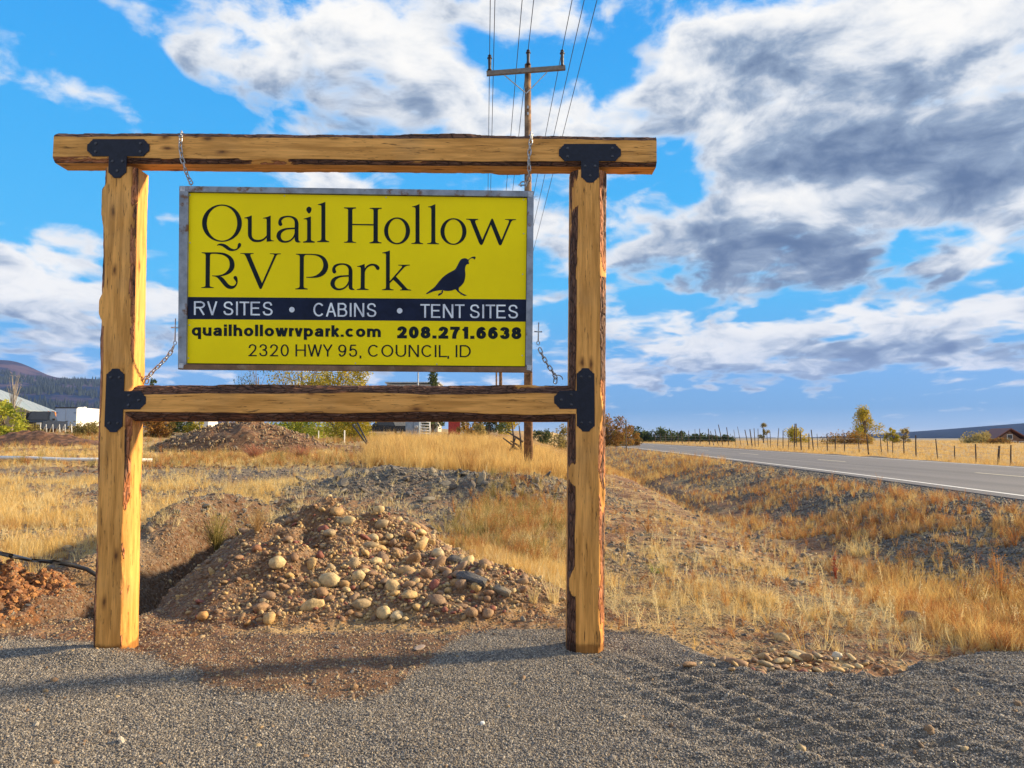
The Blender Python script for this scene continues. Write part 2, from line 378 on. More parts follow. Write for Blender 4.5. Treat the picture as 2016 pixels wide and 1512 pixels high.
# embankment dark gravel
toe = xn-4.4
eb = sm(GX+.5*n1, toe+.2, toe+1.0)*(1-sm(GX, xn+8, xn+9.5))
col = lerp(col, lerp(C((.075, .073, .075))+0*soil, C((.13, .12, .115)), sm(n2, -.2, .6)), eb*(.55+.45*sm(GX, xn-2.0, xn-1.0)))
tuf = eb*sm(n1+.4*n2, .05, .5)*(1-sm(GX, xn-1.6, xn-1.1)); col = lerp(col, straw, tuf*.55)
ditch = np.exp(-((GX-toe+.2)/.7)**2)*sm(GY, 9, 14); col = lerp(col, C((.13, .07, .05)), ditch*.6)
ff = sm(GX, xn+8.6, xn+10.5); fld = lerp(C((.38, .25, .10))+0*soil, C((.47, .34, .16)), sm(n3+.3*n1, -.4, .4)); col = lerp(col, fld, ff)
farm = sm(GY, 60, 160); col = lerp(col, lerp(fld, C((.30, .24, .10)), sm(n3, 0, .5)), farm)
vf = sm(GY, 600, 1500); col = lerp(col, C((.20, .19, .14)), vf*.8)
grav = lerp(C((.14, .128, .118))+0*soil, C((.29, .25, .20)), sm(n4+.6*n1+.25*(-GX)*.3, -.6, .8))
col = lerp(col, grav, PAD)
col = lerp(col, lerp(C((.14, .068, .034))+0*soil, C((.24, .120, .060)), sm(n4+n2, -.5, .8)), PAT*.92)
def ground_material(name, bstr, bsc, spec=.25):
    m_ = bpy.data.materials.new(name); m_.use_nodes = True; t = NT(m_.node_tree); b = t.n['Principled BSDF']
    a = t.node('ShaderNodeAttribute', attribute_name='albedo').outputs['Color']; pos = t.node('ShaderNodeNewGeometry').outputs['Position']
    n_ = t.noise(pos, bsc, 6, .7); vo = t.node('ShaderNodeTexVoronoi', {'Vector': pos, 'Scale': bsc*1.3})
    vv = t.mix(t.ss(n_, .3, .7), (.55, .55, .55), (1.35, 1.3, 1.25)); c = t.mix(1., a, vv, 'MULTIPLY')
    sp = t.node('ShaderNodeSeparateColor', {0: vo.outputs['Color']}).outputs[0]
    c = t.mix(t.ss(sp, .2, 1., 0, .55), c, t.mix(.5, c, (.34, .29, .23)))
    t.l.new(c, b.inputs['Base Color']); b.inputs['Roughness'].default_value = .9; b.inputs['Specular IOR Level'].default_value = spec
    hgt = t.m('ADD', n_, t.m('MULTIPLY', vo.outputs[0], -.6))
    t.l.new(t.node('ShaderNodeBump', {'Strength': bstr, 'Distance': .02, 'Height': hgt}).outputs[0], b.inputs['Normal'])
    return m_
M_ground = ground_material('soil', .8, 28)
M_gravel = ground_material('crushed_gravel', .9, 85)
nr = len(ys); idx = np.arange(nr*NC).reshape(nr, NC)
q = np.stack([idx[:-1, :-1], idx[:-1, 1:], idx[1:, 1:], idx[1:, :-1]], -1)
padq = (PAD[:-1, :-1]+PAD[1:, 1:])*.5 > .5
V = np.stack([GX, GY, GZ], -1).reshape(-1, 3); CC = np.clip(col, 0, 1).reshape(-1, 3)
def grid_object(name, faces, mat_):
    used, inv = np.unique(faces, return_inverse=True); inv = inv.reshape(faces.shape)
    me = bpy.data.meshes.new(name); me.vertices.add(len(used)); me.vertices.foreach_set('co', V[used].ravel().astype(np.float32))
    me.loops.add(inv.size); me.loops.foreach_set('vertex_index', inv.ravel().astype(np.int32))
    me.polygons.add(len(inv)); me.polygons.foreach_set('loop_start', np.arange(0, inv.size, 4, dtype=np.int32))
    me.polygons.foreach_set('use_smooth', np.ones(len(inv), bool))
    at_ = me.color_attributes.new('albedo', 'FLOAT_COLOR', 'POINT')
    at_.data.foreach_set('color', np.concatenate([CC[used], np.ones((len(used), 1))], 1).ravel().astype(np.float32))
    me.update(calc_edges=True); me.validate()
    return tag(link(name, me, mat_), kind='structure')
grid_object('ground', q[~padq].reshape(-1, 4), M_ground)
grid_object('gravel_drive', q[padq].reshape(-1, 4), M_gravel)

# ------------------------------------------------------------------ road
def ribbon(name, off0, off1, z, mat_, y0=-25, y1=390, step=1.0, dash=None, parent=None, thick=0., crown=False):
    mb = MB(); yl = np.arange(y0, y1, step)
    offs = [off0, off1] if not crown else list(np.linspace(off0, off1, 9))
    rows = []
    for y in yl:
        x0 = float(XN(y)); t = Vector((float(XN(y+.5)-XN(y-.5)), 1, 0)).normalized(); n_ = Vector((t.y, -t.x, 0))
        rows.append([Vector((x0, y, z))+n_*o for o in offs])
    k = len(offs)
    for i in range(len(rows)-1):
        if dash and ((yl[i]-dash[2]) % dash[0]) > dash[1]: continue
        for j in range(k-1):
            mb.add([rows[i][j], rows[i][j+1], rows[i+1][j+1], rows[i+1][j]], [(0, 1, 2, 3)])
        if thick:
            for j in (0, k-1):
                a, b = rows[i][j], rows[i+1][j]; dn = Vector((0, 0, -thick))
                mb.add([a, b, b+dn, a+dn], [(0, 1, 2, 3)])
    o = mb.obj(name, mat_, parent); 
    return o
M_asph = bpy.data.materials.new('asphalt'); M_asph.use_nodes = True
t = NT(M_asph.node_tree); b = t.n['Principled BSDF']; pos = t.node('ShaderNodeNewGeometry').outputs['Position']
st = t.v('MULTIPLY', pos, (1.2, .03, 1)); c = t.mix(t.ss(t.noise(st, 1.6, 4), .35, .65), (.115, .11, .115), (.175, .165, .165))
c = t.mix(t.ss(t.noise(pos, 60, 3), .3, .7), t.mix(.25, c, (.03, .03, .03)), t.mix(.15, c, (.4, .38, .36)))
t.l.new(c, b.inputs['Base Color']); b.inputs['Roughness'].default_value = .75
t.l.new(t.node('ShaderNodeBump', {'Strength': .4, 'Distance': .01, 'Height': t.noise(pos, 120, 3)}).outputs[0], b.inputs['Normal'])
M_wline = material('white_road_paint', (.78, .77, .72), .6, var=.1, vscale=20)
M_yline = material('yellow_road_paint', (.62, .56, .40), .6, var=.15, vscale=20)
tag(ribbon('road', -.45, 7.55, ROADZ, M_asph, thick=.14, crown=True), kind='structure')
tag(ribbon('edge_line', -.06, .06, ROADZ+.004, M_wline), kind='structure', label='white edge line along the near side of the highway')
tag(ribbon('edge_line', 7.1, 7.22, ROADZ+.004, M_wline), kind='structure', label='white edge line along the far side of the highway')
tag(ribbon('centre_line', 3.6, 3.73, ROADZ+.004, M_yline, dash=(12.2, 3.6, 5.0)), kind='structure')

# ------------------------------------------------------------------ hills
def hill(name, prof, Yr, Yf, seed, amp, mat_, zf=0., back=900):
    pxs = np.linspace(prof[0][0], prof[-1][0], 260); pys = np.interp(pxs, [p[0] for p in prof], [p[1] for p in prof])
    _kk = np.ones(9)/9; pys = np.convolve(np.pad(pys, 4, 'edge'), _kk, 'valid')
    rows = 60; vs = []; fs = []
    for j in range(rows+12):
        tt = j/rows
        for i, (px, py) in enumerate(zip(pxs, pys)):
            top = at(px, py, Yr)
            if tt <= 1:
                y = Yf+(Yr-Yf)*tt; x = top.x*(Yf+(Yr-Yf)*(.35+.65*tt))/Yr if False else top.x*(y/Yr*.55+.45)
                e = tt**.85
                spur = float(mnoise.fractal((x*.0022, y*.0009, seed), 1., 2., 5))
                z = zf+(top.z-zf)*e+amp*spur*math.sin(math.pi*min(1, tt))**.8
            else:
                y = Yr+(tt-1)*back*5; x = top.x; z = top.z-(tt-1)*(top.z-zf)*4
            vs.append((x, y, z))
    n = len(pxs)
    for j in range(rows+11):
        for i in range(n-1): fs.append((j*n+i, j*n+i+1, (j+1)*n+i+1, (j+1)*n+i))
    me = mesh(name, vs, fs, True)
    return tag(link(name, me, mat_), kind='structure'), vs, n
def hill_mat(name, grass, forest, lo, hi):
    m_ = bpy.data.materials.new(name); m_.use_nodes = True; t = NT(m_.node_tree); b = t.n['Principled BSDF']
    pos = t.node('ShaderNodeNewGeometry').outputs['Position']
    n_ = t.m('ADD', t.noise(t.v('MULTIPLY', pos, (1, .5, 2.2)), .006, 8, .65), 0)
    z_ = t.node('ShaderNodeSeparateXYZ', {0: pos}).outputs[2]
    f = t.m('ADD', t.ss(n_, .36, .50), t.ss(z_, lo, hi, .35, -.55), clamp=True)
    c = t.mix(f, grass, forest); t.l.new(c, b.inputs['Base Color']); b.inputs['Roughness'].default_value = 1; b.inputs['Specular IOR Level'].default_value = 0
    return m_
M_hillL = hill_mat('hazy_hill_cover', (.085, .060, .090), (.004, .016, .060), 90, 330)  # grass and forest colours have the blue of distant haze mixed in
M_hillR = hill_mat('hazy_ridge_cover', (.018, .034, .080), (.006, .016, .045), 20, 80)  # ridge colours are tinted with the blue of the far air
hl, hv, hn = hill('mountain', [(-700, 700), (-300, 690), (-120, 704), (0, 709), (25, 709), (60, 722), (100, 742), (118, 744), (148, 747), (162, 744), (195, 747), (285, 775), (400, 830), (520, 862)], 2600, 1300, 3.3, 34, M_hillL, 8)
hr_, hv2, hn2 = hill('far_ridge', [(1050, 864), (1150, 858), (1330, 859), (1500, 862), (1735, 861), (1800, 850), (1900, 842), (2016, 833), (2200, 822), (2500, 830), (2800, 850)], 3000, 1900, 7.7, 14, M_hillR, -4)

# ------------------------------------------------------------------ instancing of stuff
def scatter(name, pts, rot, scl, variants, label=None, cat=None, parent=None):
    """one stuff object: a point per piece, geometry nodes place shared small meshes on the points"""
    n = len(pts); me = bpy.data.meshes.new(name); me.vertices.add(n); me.vertices.foreach_set('co', np.asarray(pts, np.float32).ravel())
    a = me.attributes.new('rot', 'FLOAT_VECTOR', 'POINT'); a.data.foreach_set('vector', np.asarray(rot, np.float32).ravel())
    a = me.attributes.new('scl', 'FLOAT_VECTOR', 'POINT'); a.data.foreach_set('vector', np.asarray(scl, np.float32).ravel())
    a = me.attributes.new('var', 'INT', 'POINT'); a.data.foreach_set('value', np.random.RandomState(n).randint(0, len(variants), n).astype(np.int32))
    ob = link(name, me)
    g = bpy.data.node_groups.new('scatter', 'GeometryNodeTree')
    g.interface.new_socket('Geometry', in_out='INPUT', socket_type='NodeSocketGeometry'); g.interface.new_socket('Geometry', in_out='OUTPUT', socket_type='NodeSocketGeometry')
    t = NT(g); gi = t.node('NodeGroupInput'); go = t.node('NodeGroupOutput'); jn = t.node('GeometryNodeJoinGeometry')
    for i, vm in enumerate(variants):
        vo = bpy.data.objects.new(name+'_piece', vm)
        oi = t.node('GeometryNodeObjectInfo', {'As Instance': True}); oi.inputs['Object'].default_value = vo
        t.l.new(oi.outputs['Geometry'], jn.inputs[0])
    def attr(nm, dt): 
        x = t.node('GeometryNodeInputNamedAttribute', data_type=dt); x.inputs[0].default_value = nm; return x.outputs[0]
    ip = t.node('GeometryNodeInstanceOnPoints', {'Points': gi.outputs[0], 'Instance': jn.outputs[0], 'Pick Instance': True, 'Instance Index': attr('var', 'INT'),
        'Rotation': t.node('FunctionNodeEulerToRotation', {0: attr('rot', 'FLOAT_VECTOR')}).outputs[0], 'Scale': attr('scl', 'FLOAT_VECTOR')})
    t.l.new(ip.outputs[0], go.inputs[0])
    md = ob.modifiers.new('scatter', 'NODES'); md.node_group = g
    tag(ob, label, cat, kind='stuff')
    return ob
rs = np.random.RandomState(7)
ICO1 = None
def ico(sub):
    import bmesh
    bm = bmesh.new(); bmesh.ops.create_icosphere(bm, subdivisions=sub, radius=1.0)
    vs = [v.co.copy() for v in bm.verts]; fs = [tuple(v.index for v in f.verts) for f in bm.faces]; bm.free(); return vs, fs
def stone_mesh(name, seed, sub, mat_, rough=.25, shape=(1, .8, .6), flat=False):
    vs, fs = ico(sub); out = []
    rr = random.Random(seed); cuts = [(Vector((rr.gauss(0, 1), rr.gauss(0, 1), rr.gauss(0, 1))).normalized(), rr.uniform(.62, .9)) for _ in range(6 if flat else 3)]
    for v in vs:
        k = 1+rough*mnoise.noise(v*1.3+Vector((seed*3.1, 0, 0)))+rough*.4*mnoise.noise(v*3.1+Vector((0, seed*2.7, 0)))
        p = v*k
        for nn, dd in cuts:
            e = p.dot(nn)-dd
            if e > 0: p = p-nn*e*(1. if flat else .7)
        out.append((p.x*shape[0], p.y*shape[1], p.z*shape[2]))
    me = mesh(name, out, fs, not flat); me.materials.append(mat_); return me
def rock_mat(name, cols, rough=.75, bump=.25):
    m_ = bpy.data.materials.new(name); m_.use_nodes = True; t = NT(m_.node_tree); b = t.n['Principled BSDF']
    oi = t.node('ShaderNodeObjectInfo').outputs['Random']; rp = t.node('ShaderNodeValToRGB', {0: oi}); cr = rp.color_ramp; cr.interpolation = 'CONSTANT'
    for i, c_ in enumerate(cols):
        e = cr.elements[0] if i == 0 else cr.elements.new(i/len(cols)); e.color = (*c_, 1)
    cr.elements[-1].color = (*cols[-1], 1)
    co = t.node('ShaderNodeTexCoord').outputs['Object']
    n_ = t.noise(co, 2.2, 6, .65)
    c = t.mix(t.ss(n_, .3, .7), t.mix(.45, rp.outputs[0], (.05, .03, .02)), rp.outputs[0])
    c = t.mix(t.ss(t.noise(co, 9, 4), .56, .7), c, t.mix(.5, c, (.55, .45, .33)))
    t.l.new(c, b.inputs['Base Color']); b.inputs['Roughness'].default_value = rough
    t.l.new(t.node('ShaderNodeBump', {'Strength': bump, 'Distance': .05, 'Height': n_}).outputs[0], b.inputs['Normal'])
    return m_
M_cobble = rock_mat('river_stone', [(.58, .38, .15), (.44, .27, .11), (.34, .20, .10), (.66, .49, .24), (.28, .18, .11), (.26, .075, .05), (.60, .43, .20), (.40, .30, .17), (.30, .17, .09), (.36, .22, .11)])
M_chip = rock_mat('gravel_chip', [(.25, .225, .195), (.14, .135, .13), (.36, .33, .28), (.18, .175, .178), (.50, .45, .38), (.085, .082, .085), (.30, .25, .19)])
M_dark = rock_mat('dark_stone', [(.15, .14, .125), (.10, .10, .10), (.22, .20, .16), (.13, .11, .09), (.30, .25, .17), (.09, .095, .10)])
M_peb = rock_mat('pebble', [(.26, .16, .085), (.36, .24, .12), (.19, .12, .07), (.44, .33, .18), (.22, .17, .12)])
chips = [stone_mesh('gravel_chip', i, 1, M_chip, .3, ((1.25, .8, .55), (1, .9, .6), (1.4, .7, .45), (1, .75, .7))[i % 4], True) for i in range(6)]
darks = [stone_mesh('dark_rock', 20+i, 1, M_dark, .35, ((1.2, .8, .6), (1, .9, .6), (1.4, .8, .5))[i % 3], True) for i in range(6)]
pebs = [stone_mesh('pebble', 40+i, 1, M_peb, .25, ((1.2, .9, .7), (1, .85, .7), (1.3, .8, .6))[i % 3]) for i in range(6)]
cobs = [stone_mesh('river_stone', 60+i, 2, M_cobble, .28, ((1.25, .95, .75), (1.0, .9, .8), (1.45, .9, .65), (1.15, .8, .7), (1.3, 1, .6))[i % 5]) for i in range(10)]
def place(n, xr, yr, dens_fn, seed, persp=0):
    r = np.random.RandomState(seed); X = []; Y = []; c = 0
    for _ in range(60):
        m_ = n*2; y = r.uniform(yr[0], yr[1], m_); 
        if persp: y = yr[0]*(yr[1]/yr[0])**r.uniform(0, 1, m_)
        x = r.uniform(xr[0], xr[1], m_) if not persp else r.uniform(-.78, .78, m_)*y
        ok = r.uniform(0, 1, m_) < dens_fn(x, y)
        if persp: ok &= (x > xr[0]) & (x < xr[1])
        X.append(x[ok]); Y.append(y[ok]); c += ok.sum()
        if c >= n: break
    X = np.concatenate(X)[:n]; Y = np.concatenate(Y)[:n]
    return X, Y
def scat(name, n, xr, yr, fn, seed, size, variants, label, sink=.2, aniso=(1, 1, 1), tilt=.5, persp=0, lift=0, jitter=(.5, 1.6)):
    X, Y = place(n, xr, yr, fn, seed, persp); r = np.random.RandomState(seed+1); m_ = len(X)
    s = size*np.exp(r.normal(0, .38, m_)); s = np.clip(s, size*jitter[0], size*jitter[1])
    if persp: pass
    Z = H(X, Y)+s*(lift-sink)
    rot = np.stack([r.normal(0, tilt, m_), r.normal(0, tilt, m_), r.uniform(0, 6.28, m_)], 1)
    scl = np.stack([s*aniso[0], s*aniso[1], s*aniso[2]*r.uniform(.8, 1.25, m_)], 1)
    return scatter(name, np.stack([X, Y, Z], 1), rot, scl, variants, label)
one = lambda x, y: np.ones_like(x)
scat('gravel', 300000, (-4.8, 5.0), (1.9, 5.75), lambda x, y: pad_mask(x, y)*(1-.94*patch_mask(x, y))*(np.abs(x) < .75*y+.4), 3, .0053, chips, 'loose crushed grey gravel over the drive', sink=-.1, tilt=.6)
scat('dirt_crumbs', 42000, (-5.6, 3.6), (4.1, 9.5), lambda x, y: np.clip((.8*patch_mask(x, y)+sm(pile_h(x, y), .0, .08)*(1-pad_mask(x, y)) + (1-pad_mask(x, y))*.5), 0, 1), 5, .0085, pebs, 'small brown pebbles and crumbs in the bare dirt', sink=0)
scat('embankment_gravel', 26000, (1, 14), (5.5, 30), lambda x, y: sm(x, XN(y)-4.0, XN(y)-3.2)*(1-sm(x, XN(y)-.7, XN(y)-.5)), 6, .024, darks, 'dark crushed rock on the road embankment', sink=0, persp=1)
scat('track_gravel', 15000, (-9, 2.6), (9, 22), lambda x, y: np.clip(berm_h(x, y)*4, 0, 1)+.5*sm(y, 14, 16)*(1-sm(y, 20, 22))+.25*(np.abs(x+1.8) < 3), 8, .026, darks, 'loose dark rock on the track and the berm', sink=0, persp=1)

scat('drive_pebbles', 700, (-4.8, 5.0), (1.9, 5.75), lambda x, y: pad_mask(x, y)*(np.abs(x) < .75*y+.4), 4, .013, pebs+chips, 'scattered larger pebbles on the drive', sink=0, jitter=(.5, 2.2))
# ------------------------------------------------------------------ countable stones
STN = 'rounded river stones lying on the dirt pile'
def stone(name, me, p, s, rot, label, cat='stone', group=None):
    o = bpy.data.objects.new(name, me); COL.objects.link(o); o.location = p; o.scale = s if isinstance(s, (tuple, list)) else (s, s, s); o.rotation_euler = rot
    return tag(o, label, cat, group)
special = [  # px, py, size m (half length), mesh, label
 (545,1118,.078,cobs[1],'large round cream stone, biggest on the upper middle of the dirt pile'),
 (648,1152,.085,cobs[0],'large knobbly cream stone low in the middle of the dirt pile'),
 (862,1096,.068,cobs[1],'pale round stone on the right shoulder of the dirt pile'),
 (797,1130,.072,cobs[2],'wedge shaped tan stone right of the middle of the dirt pile'),
 (706,1140,.062,cobs[1],'round cream stone between two long ones in the middle of the dirt pile'),
 (740,1108,.050,cobs[4],'smooth oval cream stone above the middle of the dirt pile'),
 (505,1084,.05,cobs[0],'reddish brown oval stone on the left slope of the dirt pile'),
 (400,1220,.048,cobs[1],'lone round orange stone at the foot of the dirt pile near the left post'),
 (488,1228,.030,cobs[3],'small round orange stone at the front foot of the dirt pile'),
 (735,1062,.060,cobs[2],'long cream stone high on the right flank of the dirt pile'),
 (928,1216,.058,cobs[1],'round brown stone at the right front foot of the dirt pile'),
 (782,1218,.052,cobs[0],'beige stone with a smaller pale one beside it at the front of the dirt pile'),
 (806,1180,.060,cobs[4],'yellow tan stone above the front foot of the dirt pile'),
 (1797,1222,.085,cobs[0],'single brown boulder on the dark gravel at the right of the bare ground'),
 (1648,1292,.040,cobs[1],'whitish round stone in the spill of stones right of the right post'),
 (1540,1262,.050,cobs[2],'yellow tan stone, tallest in the spill of stones right of the right post'),
 (1505,1300,.050,cobs[3],'blocky tan stone at the gravel edge of the spill right of the right post'),
 (1640,1108,.09,cobs[3],'dark brown rock half hidden among the weeds right of the right post'),
 (826,1283,.055,None,'flat pinkish grey slab lying on the gravel edge under the sign'),
 (697,1357,.026,cobs[1],'small brown stone alone on the edge of the dirt patch'),
 (652,1306,.014,cobs[3],'tiny tan pebble, left of a pair on the dirt patch under the sign'),
 (676,1308,.014,cobs[1],'tiny tan pebble, right of a pair on the dirt patch under the sign')]
slab = stone_mesh('slab', 91, 2, rock_mat('slab_stone', [(.30, .24, .20), (.32, .25, .21)]), .2, (1.2, .6, .22), True)
rr = random.Random(5); taken = []
for px, py, s, me, lb in special:
    p = gp(px, py); me = me or slab
    tone = (.60, .46, .24)
    for w_, c_ in (('cream', (.62, .48, .25)), ('pale', (.62, .50, .30)), ('whitish', (.66, .58, .44)), ('beige', (.52, .40, .24)), ('yellow tan', (.56, .38, .16)), ('tan', (.50, .33, .15)), ('orange', (.60, .33, .11)), ('reddish brown', (.30, .13, .06)), ('dark brown', (.11, .065, .045)), ('brown', (.30, .18, .09))):
        if w_ in lb.split(',')[0]: tone = c_; break
    if me is not slab: me = me.copy(); me.name = 'stone'; me.materials.clear(); me.materials.append(rock_mat('stone_'+str(px), [tone, tone]))
    stone('stone' if me is not slab else 'stone_slab', me, (p.x, p.y, p.z+s*.35*(1 if me is not slab else .3)), s, (rr.uniform(-.3, .3) if me is not slab else 0, 0, rr.uniform(0, 6)), lb)
    taken.append((p.x, p.y, s))
def spread(n, fn, xr, yr, smin, smax, pw, seed, gap=.75):
    r = random.Random(seed); out = []; tries = 0
    sizes = sorted([smin*(smax/smin)**(r.random()**pw) for _ in range(n)], reverse=True)
    for s in sizes:
        for _ in range(80):
            x = r.uniform(*xr); y = r.uniform(*yr)
            if r.random() > fn(x, y): continue
            if all((x-a)**2+(y-b)**2 > (gap*(s+c_))**2 for a, b, c_ in taken): break
        else: continue
        taken.append((x, y, s)); out.append((x, y, s))
    return out
def pile_fn(x, y):
    h = float(pile_h(np.array([x]), np.array([y]))[0])
    if h < .015 or y > 8.3: return 0
    d = math.exp(-((x+1.15)/.85)**2)*.9+.07+.8*math.exp(-((x+.5)/.7)**2-((y-6.5)/.6)**2)
    return min(1, d*(1.2-.5*(y-5.8)/2.5))
for x, y, s in spread(265, pile_fn, (-3.5, .5), (5.75, 8.3), .026, .072, 1.9, 11):
    stone('river_stone', rr.choice(cobs), (x, y, Hs(x, y)+s*.25), (s*rr.uniform(.85, 1.15), s, s*rr.uniform(.8, 1.1)), (rr.gauss(0, .4), rr.gauss(0, .4), rr.uniform(0, 6.28)),
          'rounded tan or brown river stone lying among many like it on the dirt pile', 'stone', STN)
sp_fn = lambda x, y: max(0, 1-((x-1.85)/.75)**2-((y-4.98-.1*(x-1.85))/.27)**2)
for x, y, s in spread(85, sp_fn, (1.1, 2.7), (4.68, 5.3), .016, .05, 1.7, 12, .6):
    stone('river_stone', rr.choice(cobs), (x, y, Hs(x, y)+s*.35), (s*1.1, s, s*.8), (rr.gauss(0, .3), rr.gauss(0, .3), rr.uniform(0, 6.28)),
          'rounded tan stone in the spill of stones at the gravel edge', 'stone', 'stones spilt at the gravel edge')
bm_fn = lambda x, y: min(1, float(berm_h(np.array([x]), np.array([y]))[0])*2.4) if y < 16 else 0
angs = [stone_mesh('rock', 80+i, 2, M_dark, .35, ((1.3, .9, .7), (1, .8, .9), (1.5, .8, .6))[i % 3], True) for i in range(6)]
for x, y, s in spread(75, bm_fn, (-4.5, 2.2), (12.8, 16), .06, .15, 2., 13):
    stone('rock', rr.choice(angs), (x, y, Hs(x, y)+s*.25), (s, s*rr.uniform(.6, 1), s*.8), (rr.gauss(0, .5), rr.gauss(0, .5), rr.uniform(0, 6.28)),
          'angular grey rock on the rocky berm behind the sign', 'rock', 'angular rocks on the berm')
for px, py, s, lb in ((930, 1148, .13, 'large angular grey rock at the right foot of the dirt pile'), (895, 1110, .09, 'upright grey rock on the right shoulder of the dirt pile'), (990, 1170, .08, 'grey brown rock at the far right end of the dirt pile'), (668, 1022, .045, 'small bluish grey rock near the top of the dirt pile'), (1030, 1222, .04, 'small dark grey stone at the gravel edge right of the dirt pile'), (955, 955, .11, 'tall pale rock standing out of the berm behind the sign'), (405, 1000, .07, 'dark rock on the brown ground left of the pile top')):
    p = gp(px, py); stone('rock', angs[int(px) % 6], (p.x, p.y, p.z+s*.2), (s, s*.7, s*.75), (.2, -.2, rr.uniform(0, 6)), lb, 'rock')
scat('small_stones', 4300, (-3.8, .5), (5.7, 8.4), lambda x, y: sm(pile_h(x, y), .0, .08)*(.15+.85*np.exp(-((x+1.1)/.9)**2)), 14, .016, [stone_mesh('small_stone', 110+i, 1, M_cobble, .25, (1.2, .9, .7)) for i in range(6)], 'small stones filling the dirt pile between the larger ones', sink=-.1)
scat('clods', 6500, (-6.6, -3.9), (5.45, 7.0), lambda x, y: np.clip(1.3-np.sqrt(((x+4.95)/1.35)**2+((y-6.25)/.62)**2), 0, 1), 15, .019, [stone_mesh('clod', 130+i, 1, material('clod_soil', (.26, .115, .045), .95, var=.5, vscale=3, rnd=.5), .6, (1.2, .9, .75), True) for i in range(5)], 'clods of reddish soil heaped left of the left post', sink=.15)

# ------------------------------------------------------------------ timber sign frame
def wood_material(name, bark1, bark2, peel, wood1=(.55, .245, .052), wood2=(.93, .445, .115)):
    m_ = bpy.data.materials.new(name); m_.use_nodes = True; t = NT(m_.node_tree); b = t.n['Principled BSDF']
    bk = t.node('ShaderNodeAttribute', attribute_name='bark').outputs['Fac']; pe = t.node('ShaderNodeAttribute', attribute_name='peel').outputs['Fac']
    gv = t.node('ShaderNodeAttribute', attribute_name='grain').outputs['Vector']; fa = t.node('ShaderNodeAttribute', attribute_name='face').outputs['Vector']; dm = t.node('ShaderNodeAttribute', attribute_name='damp').outputs['Fac']
    g1 = t.noise(t.v('MULTIPLY', gv, (1.0, 9, 9)), 2.2, 6, .6, .35); g2 = t.noise(t.v('MULTIPLY', gv, (2.5, 60, 60)), 2., 3, .6)
    wd = t.mix(t.ss(g1, .32, .68), wood1, wood2); wd = t.mix(t.ss(g2, .35, .75, 0, .35), wd, tuple(x*.6 for x in wood1))
    chk = t.ss(t.noise(t.v('MULTIPLY', gv, (4.5, 40, 40)), 1.5, 4, .7), .60, .68)
    wd = t.mix(t.m('MULTIPLY', chk, .8), wd, (.10, .05, .02))
    kn = t.node('ShaderNodeTexVoronoi', {'Vector': t.v('ADD', t.v('MULTIPLY', fa, (2.6, 5.2, 0)), t.v('MULTIPLY', t.noise(gv, 20, 2, out=1), (.10, .10, 0))), 'Scale': 1.0, 'Randomness': 1.0}, voronoi_dimensions='2D')
    ksel = t.m('GREATER_THAN', t.node('ShaderNodeSeparateColor', {0: kn.outputs[1]}).outputs[0], .62); kd = t.m('ADD', kn.outputs[0], t.m('MULTIPLY', t.m('SUBTRACT', 1., ksel), 1.))
    wd = t.mix(t.ss(kd, .04, .19, .8, 0), wd, (.30, .12, .03)); wd = t.mix(t.ss(kd, .02, .085, .85, 0), wd, (.13, .05, .015))
    wd = t.mix(t.ss(t.noise(gv, 2.2, 3), .5, .75, 0, .25), wd, (.36, .25, .13))
    bn = t.noise(t.v('MULTIPLY', gv, (10, 26, 26)), 1.3, 6, .65); vo = t.node('ShaderNodeTexVoronoi', {'Vector': t.v('MULTIPLY', gv, (11, 40, 40)), 'Scale': 1.0}, feature='DISTANCE_TO_EDGE').outputs[0]
    bc = t.mix(t.ss(bn, .35, .65), bark1, bark2); bc = t.mix(t.ss(vo, 0, .10, .85, 0), bc, (.02, .010, .008))
    pc = t.mix(t.ss(bn, .35, .62), peel, tuple(min(1, x*1.5+.06) for x in peel)); pc = t.mix(t.ss(t.noise(t.v('MULTIPLY', gv, (22, 60, 60)), 1, 4, .7), .56, .66), pc, (.10, .035, .015))
    bc = t.mix(pe, bc, pc)
    c = t.mix(t.ss(bk, .25, .75), wd, bc); c = t.mix(t.m('MULTIPLY', dm, .7), c, t.mix(1., c, (.22, .17, .12), 'MULTIPLY'))
    t.l.new(c, b.inputs['Base Color']); b.inputs['Roughness'].default_value = .72; b.inputs['Specular IOR Level'].default_value = .3
    hb = t.m('ADD', t.m('MULTIPLY', t.m('ADD', t.m('MULTIPLY', t.ss(vo, 0, .2), .8), bn), t.ss(bk, .25, .75)), t.m('MULTIPLY', t.m('ADD', g1, t.m('MULTIPLY', chk, -1.5)), .12))
    t.l.new(t.node('ShaderNodeBump', {'Strength': 1.0, 'Distance': .012, 'Height': hb}).outputs[0], b.inputs['Normal'])
    return m_
M_timber = wood_material('peeled_timber', (.10, .045, .030), (.19, .095, .060), (.36, .12, .035))
INF = 9.
